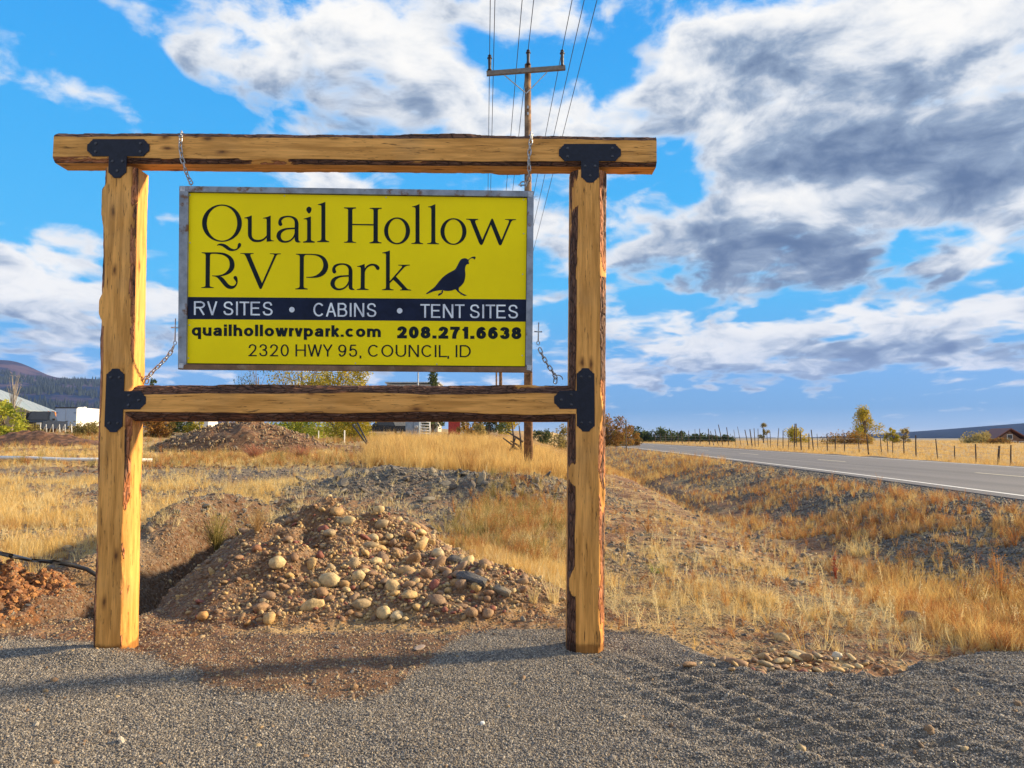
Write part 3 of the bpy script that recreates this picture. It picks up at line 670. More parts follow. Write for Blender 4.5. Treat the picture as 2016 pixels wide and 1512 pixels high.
def timber(name, p0, p1, Rl, clips, seed, parent, peelbias=0., wob=.05, damp=0, peelfn=None, nth=132, ds=.0115, barkamp=.006):
    """a log sawn flat on some sides: the saw cuts it at 'clips' (front, back, plus, minus), bark stays where the log is inside the cut"""
    p0 = Vector(p0); p1 = Vector(p1); L = (p1-p0).length; a = (p1-p0)/L
    f = Vector((0, -1, 0)); f = (f-a*f.dot(a)).normalized(); sdv = a.cross(f)
    if abs(a.x) > .7: sdv = Vector((0, 0, 1)) if sdv.z > 0 else -sdv; sdv = (sdv-a*sdv.dot(a)).normalized()
    elif sdv.x < 0: sdv = -sdv
    ns = int(L/ds); vs = []; bark = []; peel = []; gr_ = []; dmp = []; fc_ = []
    for i in range(ns+1):
        s = L*i/ns
        for k in range(nth):
            th = 2*math.pi*k/nth; c_, s_ = math.cos(th), math.sin(th)
            nv = Vector((c_*.5, s_*.5, s*1.1+seed*13.7))
            Rr = Rl*(1+wob*mnoise.fractal(nv, 1., 2., 3)+wob*.35*mnoise.noise(Vector((c_*2.2, s_*2.2, s*6+seed))))
            kb = mnoise.noise(Vector((c_*1.6, s_*1.6, s*2.6+seed*5)))
            if kb > .38: Rr += (kb-.38)*.12*Rl/.14
            cl = min(clips[0]/c_ if c_ > 1e-6 else INF, clips[1]/-c_ if c_ < -1e-6 else INF, clips[2]/s_ if s_ > 1e-6 else INF, clips[3]/-s_ if s_ < -1e-6 else INF)
            e = (cl-Rr)/.006
            bk = max(0., min(1., .5+e))
            pl = mnoise.fractal(Vector((c_*1.3, s_*1.3, s*1.7+seed*3)), 1., 2., 4)+peelbias+(peelfn(c_, s_, s/L) if peelfn else 0)
            pv_ = max(0., min(1., .5+pl*5))
            if pv_ > .5 and kb > .2: bk *= .3
            if bk > 0:
                pt = mnoise.cell(Vector((c_*7+s*1.3, s_*7, s*16+seed)))
                Rr += barkamp*(1-pv_*.8)*bk*(.5*mnoise.noise(Vector((c_*14, s_*14, s*22)))+.6*pt)
            r = min(Rr, cl)
            if pv_ > .85 and bk > .5 and pl > .45: bk = .0
            p = p0+a*s+f*(c_*r)+sdv*(s_*r)
            vs.append(p); bark.append(bk); peel.append(pv_); gr_.append((s, c_*Rl*1.2+seed, s_*Rl*1.2)); fc_.append((s+seed*3.3, (th if th <= math.pi else th-2*math.pi)*Rl*1.1+.35, 0)); dmp.append(max(0, min(1, (damp-s+.02*mnoise.noise(Vector((c_*3, s_*3, seed))))/.015)) if damp else 0)
    fs = []
    for i in range(ns):
        for k in range(nth):
            fs.append((i*nth+k, i*nth+(k+1) % nth, (i+1)*nth+(k+1) % nth, (i+1)*nth+k))
    fs.append(tuple(range(nth))); fs.append(tuple(ns*nth+k for k in range(nth))[::-1])
    me = mesh(name, vs, fs, False)
    for nm, dat, ty in (('bark', bark, 'FLOAT'), ('peel', peel, 'FLOAT'), ('damp', dmp, 'FLOAT'), ('grain', gr_, 'FLOAT_VECTOR'), ('face', fc_, 'FLOAT_VECTOR')):
        at_ = me.attributes.new(nm, ty, 'POINT')
        if ty == 'FLOAT': at_.data.foreach_set('value', np.array(dat, np.float32))
        else: at_.data.foreach_set('vector', np.array(dat, np.float32).ravel())
    sm_ = np.ones(len(me.polygons), bool); sm_[-2:] = False
    me.polygons.foreach_set('use_smooth', sm_); me.set_sharp_from_angle(angle=R(32))
    o = link(name, me, M_timber); o.parent = parent; return o
YF = 5.16                                    # front plane of the frame
fr = empty('sign_frame', (0, 0, 0), 'rough timber frame of two posts, beam and crossbar joined by black iron plates', 'sign frame')
YC = YF+.11
# left post
tl_ = at(231, 340, YF); bl_ = at(209, 1272, YF)
timber('post', (bl_.x+.012, YC, -.12), (tl_.x+.012, YC, 3.395), .1385, (.108, .100, .118, .122), 1, fr, peelbias=.12, damp=.175, wob=.06,
       peelfn=lambda c_, s_, t_: .35 if s_ > 0 else .15)
tr_ = at(1160, 345, YF); br_ = at(1154, 1280, YF)
timber('post', (br_.x, YC, -.12), (tr_.x, YC, 3.372), .137, (.112, .108, .131, .131), 2, fr, peelbias=-.05, damp=.185, wob=.05,
       peelfn=lambda c_, s_, t_: (-.6 if s_ < 0 else (.45 if t_ < .57 or t_ > .78 else -.3)))
# top beam
b0 = at(104, 289.5, YF); b1 = at(1293, 297, YF)
timber('beam', (b0.x, YC, b0.z+.004), (b1.x, YC, b1.z+.000), .133, (.106, .105, .122, .108), 3, fr, peelbias=-.45, wob=.045,
       peelfn=lambda c_, s_, t_: (.5 if s_ < 0 and t_ < .12 else 0)+(-.3 if s_ > 0 else 0))
# crossbar between the posts
c0 = at(262, 793, YF); c1 = at(1138, 793, YF)
timber('crossbar', (c0.x-.06, YC, c0.z), (c1.x+.05, YC, c1.z-.004), .132, (.112, .100, .131, .128), 4, fr, peelbias=-.5, wob=.06)
# black iron T plates
M_iron = material('black_iron', (.010, .012, .024), .36, .5, var=.2, vscale=30, bump=.1, bscale=120)
M_bolt = material('black_bolt', (.06, .06, .07), .3, .8)
def tplate(cx, cz, rot, label):
    bl, bh, sw, sl_ = .222, .0625, .064, .158
    def orn(h):      # ornate end seen from its centre: list of (out, across) from +across to -across
        return [(-.040, h), (-.034, h-.006), (-.034, h-.012), (-.026, h-.014), (-.020, h-.024), (-.010, h-.034), (-.002, h*.42), (0, h*.18), (0, -h*.18), (-.002, -h*.42), (-.010, -h+.034), (-.020, -h+.024), (-.026, -h+.014), (-.034, -h+.012), (-.034, -h+.006), (-.040, -h)]
    pts = []
    pts += [(bl+o_, a_) for o_, a_ in orn(bh)]                  # right end, top to bottom
    pts += [(sw, -bh)]
    pts += [(a_, -bh-sl_-o_) for o_, a_ in orn(sw)]              # stem end
    pts += [(-sw, -bh)]
    pts += [(-bl-o_, -a_) for o_, a_ in orn(bh)]
    ca, sa = math.cos(rot), math.sin(rot)
    P = [(cx+x*ca-z*sa, cz+x*sa+z*ca) for x, z in pts]
    Yp = YC-.108
    o = MB().prism(P, Yp-.007, Yp+.003).obj('iron_plate', M_iron, fr); o['label'] = label
    for bx, bz in ((-.16, .03), (-.16, -.03), (.16, .03), (.16, -.03), (0, -.17), (-.035, -.1), (.035, -.1)):
        x, z = cx+bx*ca-bz*sa, cz+bx*sa+bz*ca
        mb = MB(); mb.tube([(x, Yp-.0065, z), (x, Yp-.0105, z), (x, Yp-.0125, z)], [.010, .010, .005], 8); mb.obj('screw_head', M_bolt, o)
for px, py, rot, lb in ((232.5, 290.5, 0, 'black plate joining left post and beam'), (1161.5, 300, 0, 'black plate joining right post and beam'), (225, 788, R(90), 'black plate joining left post and crossbar'), (1153, 787, R(-90), 'black plate joining right post and crossbar')):
    p = at(px, py, YF-.005); tplate(p.x, p.z, rot, lb)

# ------------------------------------------------------------------ hanging sign
YS = 5.225; YP = YS+.018
M_steel = material('weathered_steel', (.26, .28, .33), .5, .35, var=.3, vscale=9, bump=.15, col2=(.16, .075, .035), c2scale=7, c2=(.56, .66))
M_rust = material('rusty_steel', (.20, .105, .055), .7, .15, var=.35, vscale=7, bump=.2, col2=(.30, .20, .13), c2scale=5, c2=(.5, .65))
M_weld = material('welded_corner', (.45, .46, .50), .5, .4, var=.3, vscale=40)
M_yel = material('yellow_sign_face', (.97, .74, .003), .5, var=.05, vscale=1.5)
M_ink = material('black_print', (.010, .016, .020), .5)
M_navy = material('navy_print', (.012, .018, .045), .5)
M_wprint = material('white_print', (.72, .76, .88), .5)
for q_ in (M_ink, M_navy, M_wprint, M_yel): q_.node_tree.nodes['Principled BSDF'].inputs['Specular IOR Level'].default_value = .12
Q = {'o': [(353, 366), (1051, 376), (1048, 733), (350, 727)], 'i': [(369, 378), (1040, 389), (1036, 722), (365, 716)]}
sg = empty('hanging_sign', (0, 0, 0), 'yellow RV park sign board in a grey steel frame hanging between the timber posts', 'sign')
def W(px, py, Y=YP): return at(px, py, Y)
def bar(name, a, b, c_, d, mt, y0=YS, y1=YS+.045):      # quad of pixels given depth
    pts = [at(*p, y0) for p in (a, b, c_, d)]; return MB().prism([(p.x, p.z) for p in pts], y0, y1).obj(name, mt, sg)
o_, i_ = Q['o'], Q['i']
bar('frame_rail', o_[0], o_[1], (1038.5, 387), (370.5, 377), M_steel)
bar('frame_rail', (366.5, 717), (1034.5, 723), o_[2], o_[3], M_rust)['label'] = 'rust brown bottom rail'
bar('frame_rail', (352.9, 366.5), (370.3, 377.2), (366.3, 716.7), (350.2, 726.5), M_steel, YS-.0015, YS+.0435)
bar('frame_rail', (1038.7, 387.2), (1050.9, 376.5), (1047.8, 732.5), (1034.7, 722.7), M_steel, YS-.0015, YS+.0435)
for px, py in ((360, 372), (1044, 383), (357, 720), (1042, 724)):
    p = at(px, py, YS); MB().box((p.x, YS-.0015, p.z), (.034, .004, .036), Matrix.Rotation(R(5), 3, 'Y')).obj('corner_weld', M_weld, sg)
def quad(name, pts, Y, mt, parent=sg, th=.002):
    pp = [at(*p, Y) for p in pts]; return MB().prism([(p.x, p.z) for p in pp], Y, Y+th).obj(name, mt, parent)
quad('backing_sheet', [(369.5, 376.5), (1039.5, 386.5), (1035.5, 723.5), (365.5, 717.5)], YP+.004, M_ink, th=.004)
pan = quad('sign_panel', [(371.5, 379.5), (1037.5, 390), (1033.5, 721), (367.5, 715)], YP, M_yel, th=.0035)
quad('navy_band', [(366.8+2, 584.6), (1037.2-1, 589.4), (1036.6-1, 633.2), (366.3+2, 628.2)], YP-.0012, M_navy, pan, .001)
# glyph outlines traced from the lettering: "x,y" smooth point, "!" corner
def parse(s):
    out = []
    for tkn in s.split():
        c_ = tkn.endswith('!'); x, y = tkn.rstrip('!').split(','); out.append((float(x), float(y), c_))
    return out
def smooth(pts, n=5):
    N = len(pts); out = []
    for i in range(N):
        p0, p1, p2, p3 = pts[i-1], pts[i], pts[(i+1) % N], pts[(i+2) % N]
        if p1[2] and p2[2]: out.append(p1[:2]); continue
        a = p1 if p1[2] else p0; d = p2 if p2[2] else p3
        for k in range(n):
            t_ = k/n; r = []
            for j in (0, 1):
                r.append(.5*((2*p1[j])+(-a[j]+p2[j])*t_+(2*a[j]-5*p1[j]+4*p2[j]-d[j])*t_*t_+(-a[j]+3*p1[j]-3*p2[j]+d[j])*t_**3))
            out.append(tuple(r))
    return out
def ell(cx, cy, rx, ry, n=48): return [(cx+rx*math.cos(2*math.pi*k/n), cy+ry*math.sin(2*math.pi*k/n)) for k in range(n)]
def curve_part(name, loops, mt, parent, Y):
    """filled flat shape from loops of photograph pixels lying in the plane Y"""
    cu = bpy.data.curves.new(name, 'CURVE'); cu.dimensions = '2D'; cu.fill_mode = 'BOTH'
    for lp in loops:
        sp = cu.splines.new('POLY'); sp.points.add(len(lp)-1); sp.use_cyclic_u = True
        for q_, p in zip(sp.points, lp): q_.co = (p[0]*.01, -p[1]*.01, 0, 1)
    ob = bpy.data.objects.new(name, cu); me = bpy.data.meshes.new_from_object(ob)
    for v in me.vertices: v.co = at(v.co.x*100, -v.co.y*100, Y)
    me.name = name; bpy.data.objects.remove(ob); me.materials.clear()
    return link(name, me, mt, parent)
AT = "325,650 312,610 300,560! 340,515 400,485 480,475 560,495 610,540 632,600! 630,730! 500,735 400,745 300,775 220,830 185,900 182,970 225,1045 300,1095 400,1108 500,1085 580,1030 630,970! 635,1040 655,1080 700,1102 778,1098! 780,1085! 760,1075 735,1055 725,1020! 728,650! 720,590 680,510 590,455 470,437 350,450 270,490 230,560 225,630 245,675 275,692 305,682"
AH = "630,770! 520,775 420,790 330,840 290,910 290,970 320,1030 380,1060 440,1058 520,1030 590,960 630,870!"
LT = "105,150! 160,138 237,105! 237,770! 245,795 265,808 302,815! 302,830! 92,825! 92,812! 140,805 160,790 165,760! 165,200! 155,172 135,162 105,160!"
GL = [  # name, origin x, y, scale, loops, shift
 ('letter', 390, 390, 12.6, [ell(591, 621, 494, 464), ell(592.5, 622, 378, 433)], (0, 0)),
 ('letter', 390, 390, 12.6, ["468,1165! 500,1140 560,1125 640,1135 720,1175 800,1235 870,1262 930,1262 970,1230 982,1170 990,1135 1025,1110 1060,1130 1068,1165 1040,1220 960,1285 890,1308 840,1315 760,1300 680,1250 600,1195 540,1175 500,1172 480,1182"], (0, 0)),
 ('letter', 390, 390, 12.6, ["1145,487! 1165,480 1240,460 1330,428! 1330,900! 1345,970 1390,1015 1460,1035 1540,1030 1620,1000 1680,945 1700,915! 1700,550! 1688,515 1650,507 1615,505! 1610,490! 1700,470 1800,432! 1800,1000! 1810,1030 1840,1045 1880,1058! 1878,1068! 1800,1072 1700,1083! 1700,985! 1640,1040 1560,1080 1470,1093 1370,1080 1290,1025 1245,950 1235,880! 1235,560! 1225,520 1195,505 1150,500!"], (0, 0)),
 ('letter', 530, 390, 12.6, [AT, AH], (0, 0)),
 ('letter', 530, 390, 12.6, ["985,212 1040,240 1048,290 1025,350 985,382 945,345 922,290 935,240", "850,512! 940,485 1035,452! 1035,1010! 1045,1045 1080,1065 1130,1080! 1130,1105! 840,1105! 840,1080! 900,1065 932,1045 940,1010! 940,570! 930,540 900,525 855,525!"], (0, 0)),
 ('letter', 530, 390, 12.6, ["1208,150! 1290,130 1392,92! 1392,1000! 1400,1035 1430,1055 1485,1070! 1485,1092! 1190,1092! 1190,1070! 1255,1055 1285,1030 1293,990! 1293,220! 1285,185 1255,172 1210,168!"], (0, 0)),
 ('letter', 670, 390, 12.6, ["95,230! 390,230! 390,255! 330,262 300,285 298,330! 298,640! 822,645! 822,320! 815,285 790,270 730,262! 730,240! 1025,240! 1025,262! 960,272 935,295 932,330! 930,1040! 935,1070 965,1090 1020,1100! 1020,1120! 725,1120! 725,1098! 785,1085 815,1065 822,1030! 822,680! 298,670! 296,1030! 300,1062 330,1082 390,1095! 390,1110! 90,1105! 90,1085! 145,1080 180,1058 188,1020! 192,310! 185,278 155,262 95,252!"], (0, 0)),
 ('letter', 670, 390, 12.6, [ell(1407.5, 813, 322, 335), ell(1405, 812, 220, 300)], (0, 0)),
 ('letter', 800, 390, 9.164, [LT], (0, 0)), ('letter', 800, 390, 9.164, [LT], (285, 3)),
 ('letter', 800, 390, 9.164, [ell(850, 602.5, 235, 241), ell(849, 603.5, 161, 218.5)], (0, 0)),
 ('letter', 800, 390, 9.164, ["1078,372! 1295,375! 1295,390! 1260,398 1243,412 1245,440! 1370,750! 1510,430! 1530,385 1550,368 1568,388! 1715,755! 1850,430! 1850,405 1830,395 1780,390! 1780,378! 1978,380! 1978,392! 1920,402 1890,430! 1720,830! 1702,850 1680,848 1660,820! 1525,480! 1380,825! 1360,846 1335,840 1310,805! 1165,440! 1150,405 1120,390 1078,385!"], (0, 0)),
 ('letter', 390, 470, 12.6, ["90,337! 350,337! 550,340 680,365 800,430 875,520 903,620 895,720 850,800 780,860 680,905 555,935! 610,965 680,1040 740,1115 800,1160 850,1170 905,1150 940,1100 935,1060 905,1020 880,980 885,940 920,922 960,945 980,1020 975,1100 940,1180 880,1230 800,1245 720,1225 640,1160 560,1060 490,980 430,940 345,927! 345,910! 430,912 540,900 640,865 720,800 770,720 783,620 760,520 700,450 600,400 480,378 370,372 310,385 295,430! 288,1140! 295,1180 330,1195 385,1205! 385,1222! 80,1222! 80,1205! 140,1195 175,1175 182,1130! 188,430! 180,385 150,365 90,357!"], (0, 0)),
 ('letter', 390, 470, 12.6, ["1045,355! 1375,355! 1375,372! 1320,380 1297,395 1305,440! 1585,1100! 1880,430! 1888,400 1860,385 1780,375! 1780,362! 2052,365! 2052,382! 1980,390 1940,420! 1575,1235! 1545,1248 1520,1230! 1185,440! 1150,390 1120,375 1045,367!"], (0, 0)),
 ('letter', 570, 470, 12.6, ["155,372! 560,374! 720,390 840,440 920,530 957,640 945,760 880,870 770,940 640,968 500,970 412,962! 415,945! 520,942 640,915 740,850 815,750 838,640 810,530 740,455 620,410 480,400 390,405 355,450! 350,1170! 360,1210 390,1225 450,1240! 450,1258! 145,1255! 145,1238! 205,1225 240,1205 250,1165! 255,470! 245,420 215,400 160,390!"], (0, 0)),
 ('letter', 570, 470, 12.6, [AT, AH], (834, 171)),
 ('letter', 700, 480, 13.44, ["45,592! 130,570 240,530! 245,650! 300,580 380,535 460,525 550,545 615,595 635,645 615,685 575,690 545,665 520,620 480,585 430,578 350,605 280,670 245,750! 242,1140! 250,1175 285,1190 345,1205! 345,1222! 30,1218! 30,1200! 90,1190 125,1175 135,1140! 140,660! 130,625 105,612 45,608!"], (0, 0)),
 ('letter', 700, 480, 13.44, ["708,232! 800,210 908,175! 905,985! 1225,620! 1225,590 1200,580 1130,572! 1130,555! 1435,552! 1435,570! 1350,585 1290,620! 1070,865! 1340,1160! 1380,1195 1430,1210 1475,1218! 1475,1235! 1175,1230! 1175,1212! 1222,1205 1222,1175 1190,1140! 1000,950! 905,1045! 905,1130! 915,1180 945,1195 1005,1210! 1005,1228! 698,1225! 698,1208! 760,1195 795,1175 805,1130! 805,300! 795,262 770,252 710,250!"], (0, 0)),
 ('quail_emblem', 820, 490, 14.4, ["268,1265! 380,1180 500,1090 570,1010 640,920 740,810 860,715 980,645 1060,605 1110,560 1160,470 1210,370 1260,300 1330,268 1400,268 1465,305! 1530,255 1590,222 1660,218! 1674,255 1640,305! 1610,270 1560,265 1510,290 1480,330! 1480,370 1495,410! 1475,430 1440,430 1400,470 1380,530 1375,600 1385,700 1375,830 1340,950 1270,1040 1210,1090 1195,1130 1210,1190 1270,1240 1350,1285 1435,1315! 1350,1335! 1280,1290! 1255,1305! 1250,1275! 1170,1215 1120,1160 1095,1145! 1000,1180 900,1192 800,1185 755,1175! 745,1240 700,1290 615,1335! 610,1300! 640,1265 700,1240! 720,1215! 680,1215! 735,1180! 720,1170! 640,1175 500,1200 380,1245 290,1285!"], (0, 0))]
for nm, ox, oy, s_, loops, sh in GL:
    lps = []
    for lp in loops:
        pts = smooth(parse(lp)) if isinstance(lp, str) else lp
        lps.append([(ox+(x+sh[0])/s_, oy+(y+sh[1])/s_) for x, y in pts])
    curve_part(nm, lps, M_ink if nm == 'letter' else M_navy, pan, YP-.0015)
for cx, cy in ((574.6, 609.6), (786.8, 611.8)): curve_part('bullet_dot', [ell(cx, cy, 5.4, 5.4, 24)], M_wprint, pan, YP-.0022)
# a plain sans drawn stroke by stroke. u,v run 0..1 over the letter box between stroke centres; v: 2 cap top, 3 baseline, 4 x-height, -1 descender,
# 5 dot top, 6 under the i dot, 7 comma foot; u: 8 left edge, 9 right edge.  ('a', cx, cy, rx, ry, from, to) is an arc, ('s', points) a smooth run
def A_(cx, cy, rx, ry, a0=0, a1=360, n=14): return [(cx+rx*math.cos(R(a0+(a1-a0)*k/n)), cy+ry*math.sin(R(a0+(a1-a0)*k/n))) for k in range(n+1)]
def S_(*p):
    p = list(p); q_ = [p[0]]+p+[p[-1]]; out = []
    for i in range(1, len(q_)-2):
        for k in range(4):
            t_ = k/4; out.append(tuple(.5*(2*q_[i][j]+(-q_[i-1][j]+q_[i+1][j])*t_+(2*q_[i-1][j]-5*q_[i][j]+4*q_[i+1][j]-q_[i+2][j])*t_**2+(-q_[i-1][j]+3*q_[i][j]-3*q_[i+1][j]+q_[i+2][j])*t_**3) for j in (0, 1)))
    return out+[p[-1]]
L0 = [(0, 3), (0, 2)]; L1 = [(1, 3), (1, 2)]; SS = S_((.95, .76), (.80, .95), (.5, 1), (.18, .94), (.05, .76), (.16, .60), (.5, .51), (.86, .41), (.99, .24), (.84, .05), (.5, 0), (.14, .06), (.0, .27))
GLY = {'R': (.68, [L0, [(0, 1), (.58, 1)]+A_(.58, .77, .42, .23, 90, -90)+[(0, .54)], [(.50, .54), (.98, 3)]]), 'V': (.68, [[(.04, 2), (.5, 3)], [(.96, 2), (.5, 3)]]), 'S': (.62, [SS]),
 'I': (0, [[(.5, 3), (.5, 2)]]), 'T': (.60, [[(8, 1), (9, 1)], [(.5, 3), (.5, 2)]]), 'E': (.58, [L0, [(0, 1), (9, 1)], [(0, .53), (1, .53)], [(0, 0), (9, 0)]]),
 'C': (.70, [A_(.52, .5, .52, .5, 40, 320)]), 'A': (.70, [[(.02, 3), (.5, 2)], [(.98, 3), (.5, 2)], [(.20, .34), (.80, .34)]]),
 'B': (.62, [L0, [(0, 1), (.52, 1)]+A_(.52, .77, .38, .23, 90, -90)+[(0, .54)], [(0, .54), (.58, .54)]+A_(.58, .27, .42, .27, 90, -90)+[(0, 0)]]),
 'N': (.66, [L0, L1, [(.02, 2), (.98, 3)]]), 'O': (.76, [A_(.5, .5, .5, .5, n=28)]), 'U': (.66, [[(0, 2), (0, .36)]+A_(.5, .36, .5, .36, 180, 360)+[(1, 2)]]), 'L': (.52, [L0, [(0, 0), (9, 0)]]),
 'D': (.70, [L0, [(0, 1), (.45, 1)]+A_(.45, .5, .55, .5, 90, -90)+[(0, 0)]]), 'H': (.66, [L0, L1, [(0, .53), (1, .53)]]), 'W': (.95, [[(.02, 2), (.26, 3)], [(.26, 3), (.5, 2)], [(.5, 2), (.74, 3)], [(.74, 3), (.98, 2)]]),
 'Y': (.66, [[(.03, 2), (.5, .42)], [(.97, 2), (.5, .42)], [(.5, .46), (.5, 3)]]),
 '0': (.53, [A_(.5, .5, .5, .5, n=26)]), '1': (.46, [[(.75, 3), (.75, 2)], [(.75, .97), (.1, .72)]]), '2': (.53, [S_((.02, .70), (.14, .92), (.5, 1), (.88, .90), (.96, .72), (.80, .48), (.35, .18), (.08, .01)), [(8, 0), (9, 0)]]),
 '3': (.53, [S_((.03, .76), (.18, .95), (.5, 1), (.84, .92), (.92, .76), (.80, .59), (.40, .54)), S_((.40, .54), (.84, .47), (1, .27), (.86, .06), (.5, 0), (.15, .06), (0, .26))]),
 '5': (.53, [[(.16, 1), (.95, 1)], [(.20, 1), (.07, .48)], S_((.07, .48), (.28, .61), (.55, .64), (.88, .54), (1, .32), (.88, .09), (.5, 0), (.15, .06), (0, .25))]),
 '6': (.53, [A_(.51, .31, .49, .31, n=22), S_((.93, .80), (.80, .96), (.55, 1), (.20, .85), (.04, .55), (.02, .30))]), '7': (.52, [[(8, 1), (9, 1)], S_((.98, 1), (.62, .62), (.42, .28), (.36, .0)), [(.36, .02), (.35, 3)]]),
 '8': (.53, [A_(.5, .77, .43, .23, n=20), A_(.5, .27, .5, .27, n=22)]), '9': (.53, [A_(.49, .69, .49, .31, n=22), S_((.07, .20), (.20, .04), (.45, 0), (.80, .15), (.96, .45), (.98, .70))]),
 '.': (0, [[(.5, 3), (.5, 5)]]), ',': (0, [[(.5, 7), (.5, 5)]]),
 'q': (.55, [A_(.5, .5, .5, .5, n=24), [(1, 4), (1, -1)]]), 'u': (.52, [[(0, 4), (0, .42)]+A_(.5, .42, .5, .42, 180, 360), [(1, 4), (1, 3)]]),
 'a': (.53, [S_((.05, .74), (.18, .93), (.5, 1), (.82, .94), (.93, .74), (.93, .4)), [(.93, .5), (.93, 3)], S_((.93, .60), (.55, .54), (.14, .46), (.0, .24), (.12, .04), (.4, 0), (.76, .10), (.93, .36))]),
 'i': (0, [[(.5, 3), (.5, 4)], [(.5, 6), (.5, 2)]]), 'l': (0, [[(.5, 3), (.5, 2)]]), 'h': (.52, [L0, A_(.5, .52, .5, .48, 180, 0)+[(1, 3)]]), 'o': (.56, [A_(.5, .5, .5, .5, n=24)]),
 'w': (.80, [[(.02, 4), (.27, 3)], [(.27, 3), (.5, 4)], [(.5, 4), (.73, 3)], [(.73, 3), (.98, 4)]]), 'r': (.33, [[(0, 3), (0, 4)], S_((0, .55), (.35, .92), (1.2, 1))]), 'v': (.52, [[(.04, 4), (.5, 3)], [(.96, 4), (.5, 3)]]),
 'p': (.55, [[(0, 4), (0, -1)], A_(.5, .5, .5, .5, n=24)]), 'k': (.50, [L0, [(.95, 4), (0, .34)], [(.32, .58), (.98, 3)]]), 'c': (.52, [A_(.52, .5, .52, .5, 42, 318)]),
 'm': (.84, [[(0, 3), (0, 4)], A_(.25, .62, .25, .38, 180, 0, 8)+[(.5, 3)], A_(.75, .62, .25, .38, 180, 0, 8)+[(1, 3)]])}
def textline(txt, x0, x1, top, base, slope, mt, Y, hw=.062, gap=.15, vx=1.0):
    xh = .735; cur = 0.; runs = []
    for ch in txt:
        if ch == ' ': cur += .26; continue
        if cur and ch in 'vwWVYTA': cur -= gap*.4
        Wd, st_ = GLY[ch]; Wd = max(2*hw, Wd+(hw-.062)*1.3); low = ch.islower(); top_ = xh if low else 1.
        for stt in st_:
            P = []
            for (u_, v_) in stt:
                x = cur+(0 if u_ == 8 else Wd if u_ == 9 else hw+u_*(Wd-2*hw))
                y = {2: 1., 3: 0., 4: xh, -1: -.28, 5: 2*hw, 6: 1-2*hw, 7: -.14}.get(v_)
                if y is None: y = hw+v_*(top_-2*hw)
                P.append(Vector((x, y)))
            runs.append(P)
        cur += Wd+gap*(.45 if ch in 'rvwWVYTA71kL' else 1)-(.04 if ch in 'rL' else 0)
    tot = cur-gap; vs = []; fs = []; n_ = 0
    for P in runs:
        closed = (P[0]-P[-1]).length < 1e-4
        if closed: P = P[:-1]
        m_ = len(P); o = len(vs)
        for i_, p in enumerate(P):
            a = P[i_-1] if (i_ > 0 or closed) else None; b = P[(i_+1) % m_] if (i_ < m_-1 or closed) else None
            d1 = (p-a).normalized() if a is not None else (b-p).normalized(); d2 = (b-p).normalized() if b is not None else d1
            n1_ = Vector((-d1.y, d1.x)); n2_ = Vector((-d2.y, d2.x)); mm = (n1_+n2_).normalized(); mm = mm*min(1.6, 1/max(.4, mm.dot(n1_)))
            for sgn in (1, -1): vs.append((p+mm*hw*sgn, n_))
        for i_ in range(m_ if closed else m_-1):
            j_ = (i_+1) % m_; fs.append((o+2*i_, o+2*i_+1, o+2*j_+1, o+2*j_))
        n_ += 1
    out = []
    for q_, k in vs:
        px = x0+q_.x/tot*(x1-x0); py = base-q_.y*(base-top)+slope*(px-x0); out.append(at(px, py, Y-.000012*k))
    return link('lettering', mesh('lettering', out, fs), mt, pan)
textline('RV SITES', 381.8, 537, 593, 620, .0075, M_wprint, YP-.0024, .056, .16)
textline('CABINS', 616.8, 741, 596, 623, .0075, M_wprint, YP-.0024, .056, .16)
textline('TENT SITES', 827.5, 1020, 598.6, 625.5, .0075, M_wprint, YP-.0024, .056, .16)
textline('quailhollowrvpark.com', 377.5, 749.6, 638.2, 661, .0072, M_ink, YP-.0015, .100, .11)
textline('208.271.6638', 781.8, 1026.4, 642.4, 666, .0072, M_ink, YP-.0015, .128, .12)
textline('2320 HWY 95, COUNCIL, ID', 489, 926.8, 677.5, 701.3, .0045, M_ink, YP-.0015, .051, .15)
for px, py in ((374, 384), (374, 478), (373, 640), (371, 705), (560, 385.5), (760, 388.5), (1031, 393), (1031, 460), (1029, 540), (1028, 700), (700, 715), (860, 717)):
    p = at(px, py, YP-.0006); MB().tube([(p.x, YP+.0005, p.z), (p.x, YP-.002, p.z)], [.005, .004], 8).obj('rivet', M_weld, pan)
# ------------------------------------------------------------------ chains
M_chain = material('galvanised_chain', (.42, .43, .45), .38, .75, var=.3, vscale=40)
def link_mesh():
    pts = []; Lh, r = .0125, .0115
    for k in range(7): a = -math.pi/2+math.pi*k/6; pts.append((Lh+r*math.cos(a), r*math.sin(a), 0))
    for k in range(7): a = math.pi/2+math.pi*k/6; pts.append((-Lh+r*math.cos(a), r*math.sin(a), 0))
    return MB().tube(pts, .0042, 6, closed=True).mesh('chain_link', True)
LM = link_mesh(); LM.materials.append(M_chain)
def chain(path, label, extra=None):
    path = [Vector(p) for p in path]; e = empty('chain', path[0], label, 'chain'); seg = []; tot = 0
    for a, b in zip(path[:-1], path[1:]): seg.append((tot, a, b)); tot += (b-a).length
    n = max(2, round(tot/.0365)); step = tot/n
    for i in range(n):
        s = (i+.5)*step; t0, a, b = [x for x in seg if x[0] <= s][-1]
        d = (b-a).normalized(); p = a+d*(s-t0)
        M_ = d.to_track_quat('X', 'Z').to_matrix() @ Matrix.Rotation(R(20 if i % 2 else 110), 3, 'X')
        o = bpy.data.objects.new('chain_link', LM); COL.objects.link(o); o.parent = e
        o.matrix_parent_inverse = Matrix.Translation(-path[0]); o.matrix_basis = Matrix.Translation(p) @ M_.to_4x4() @ Matrix.Diagonal((step/.0365*1.0, 1, 1, 1))
    return e
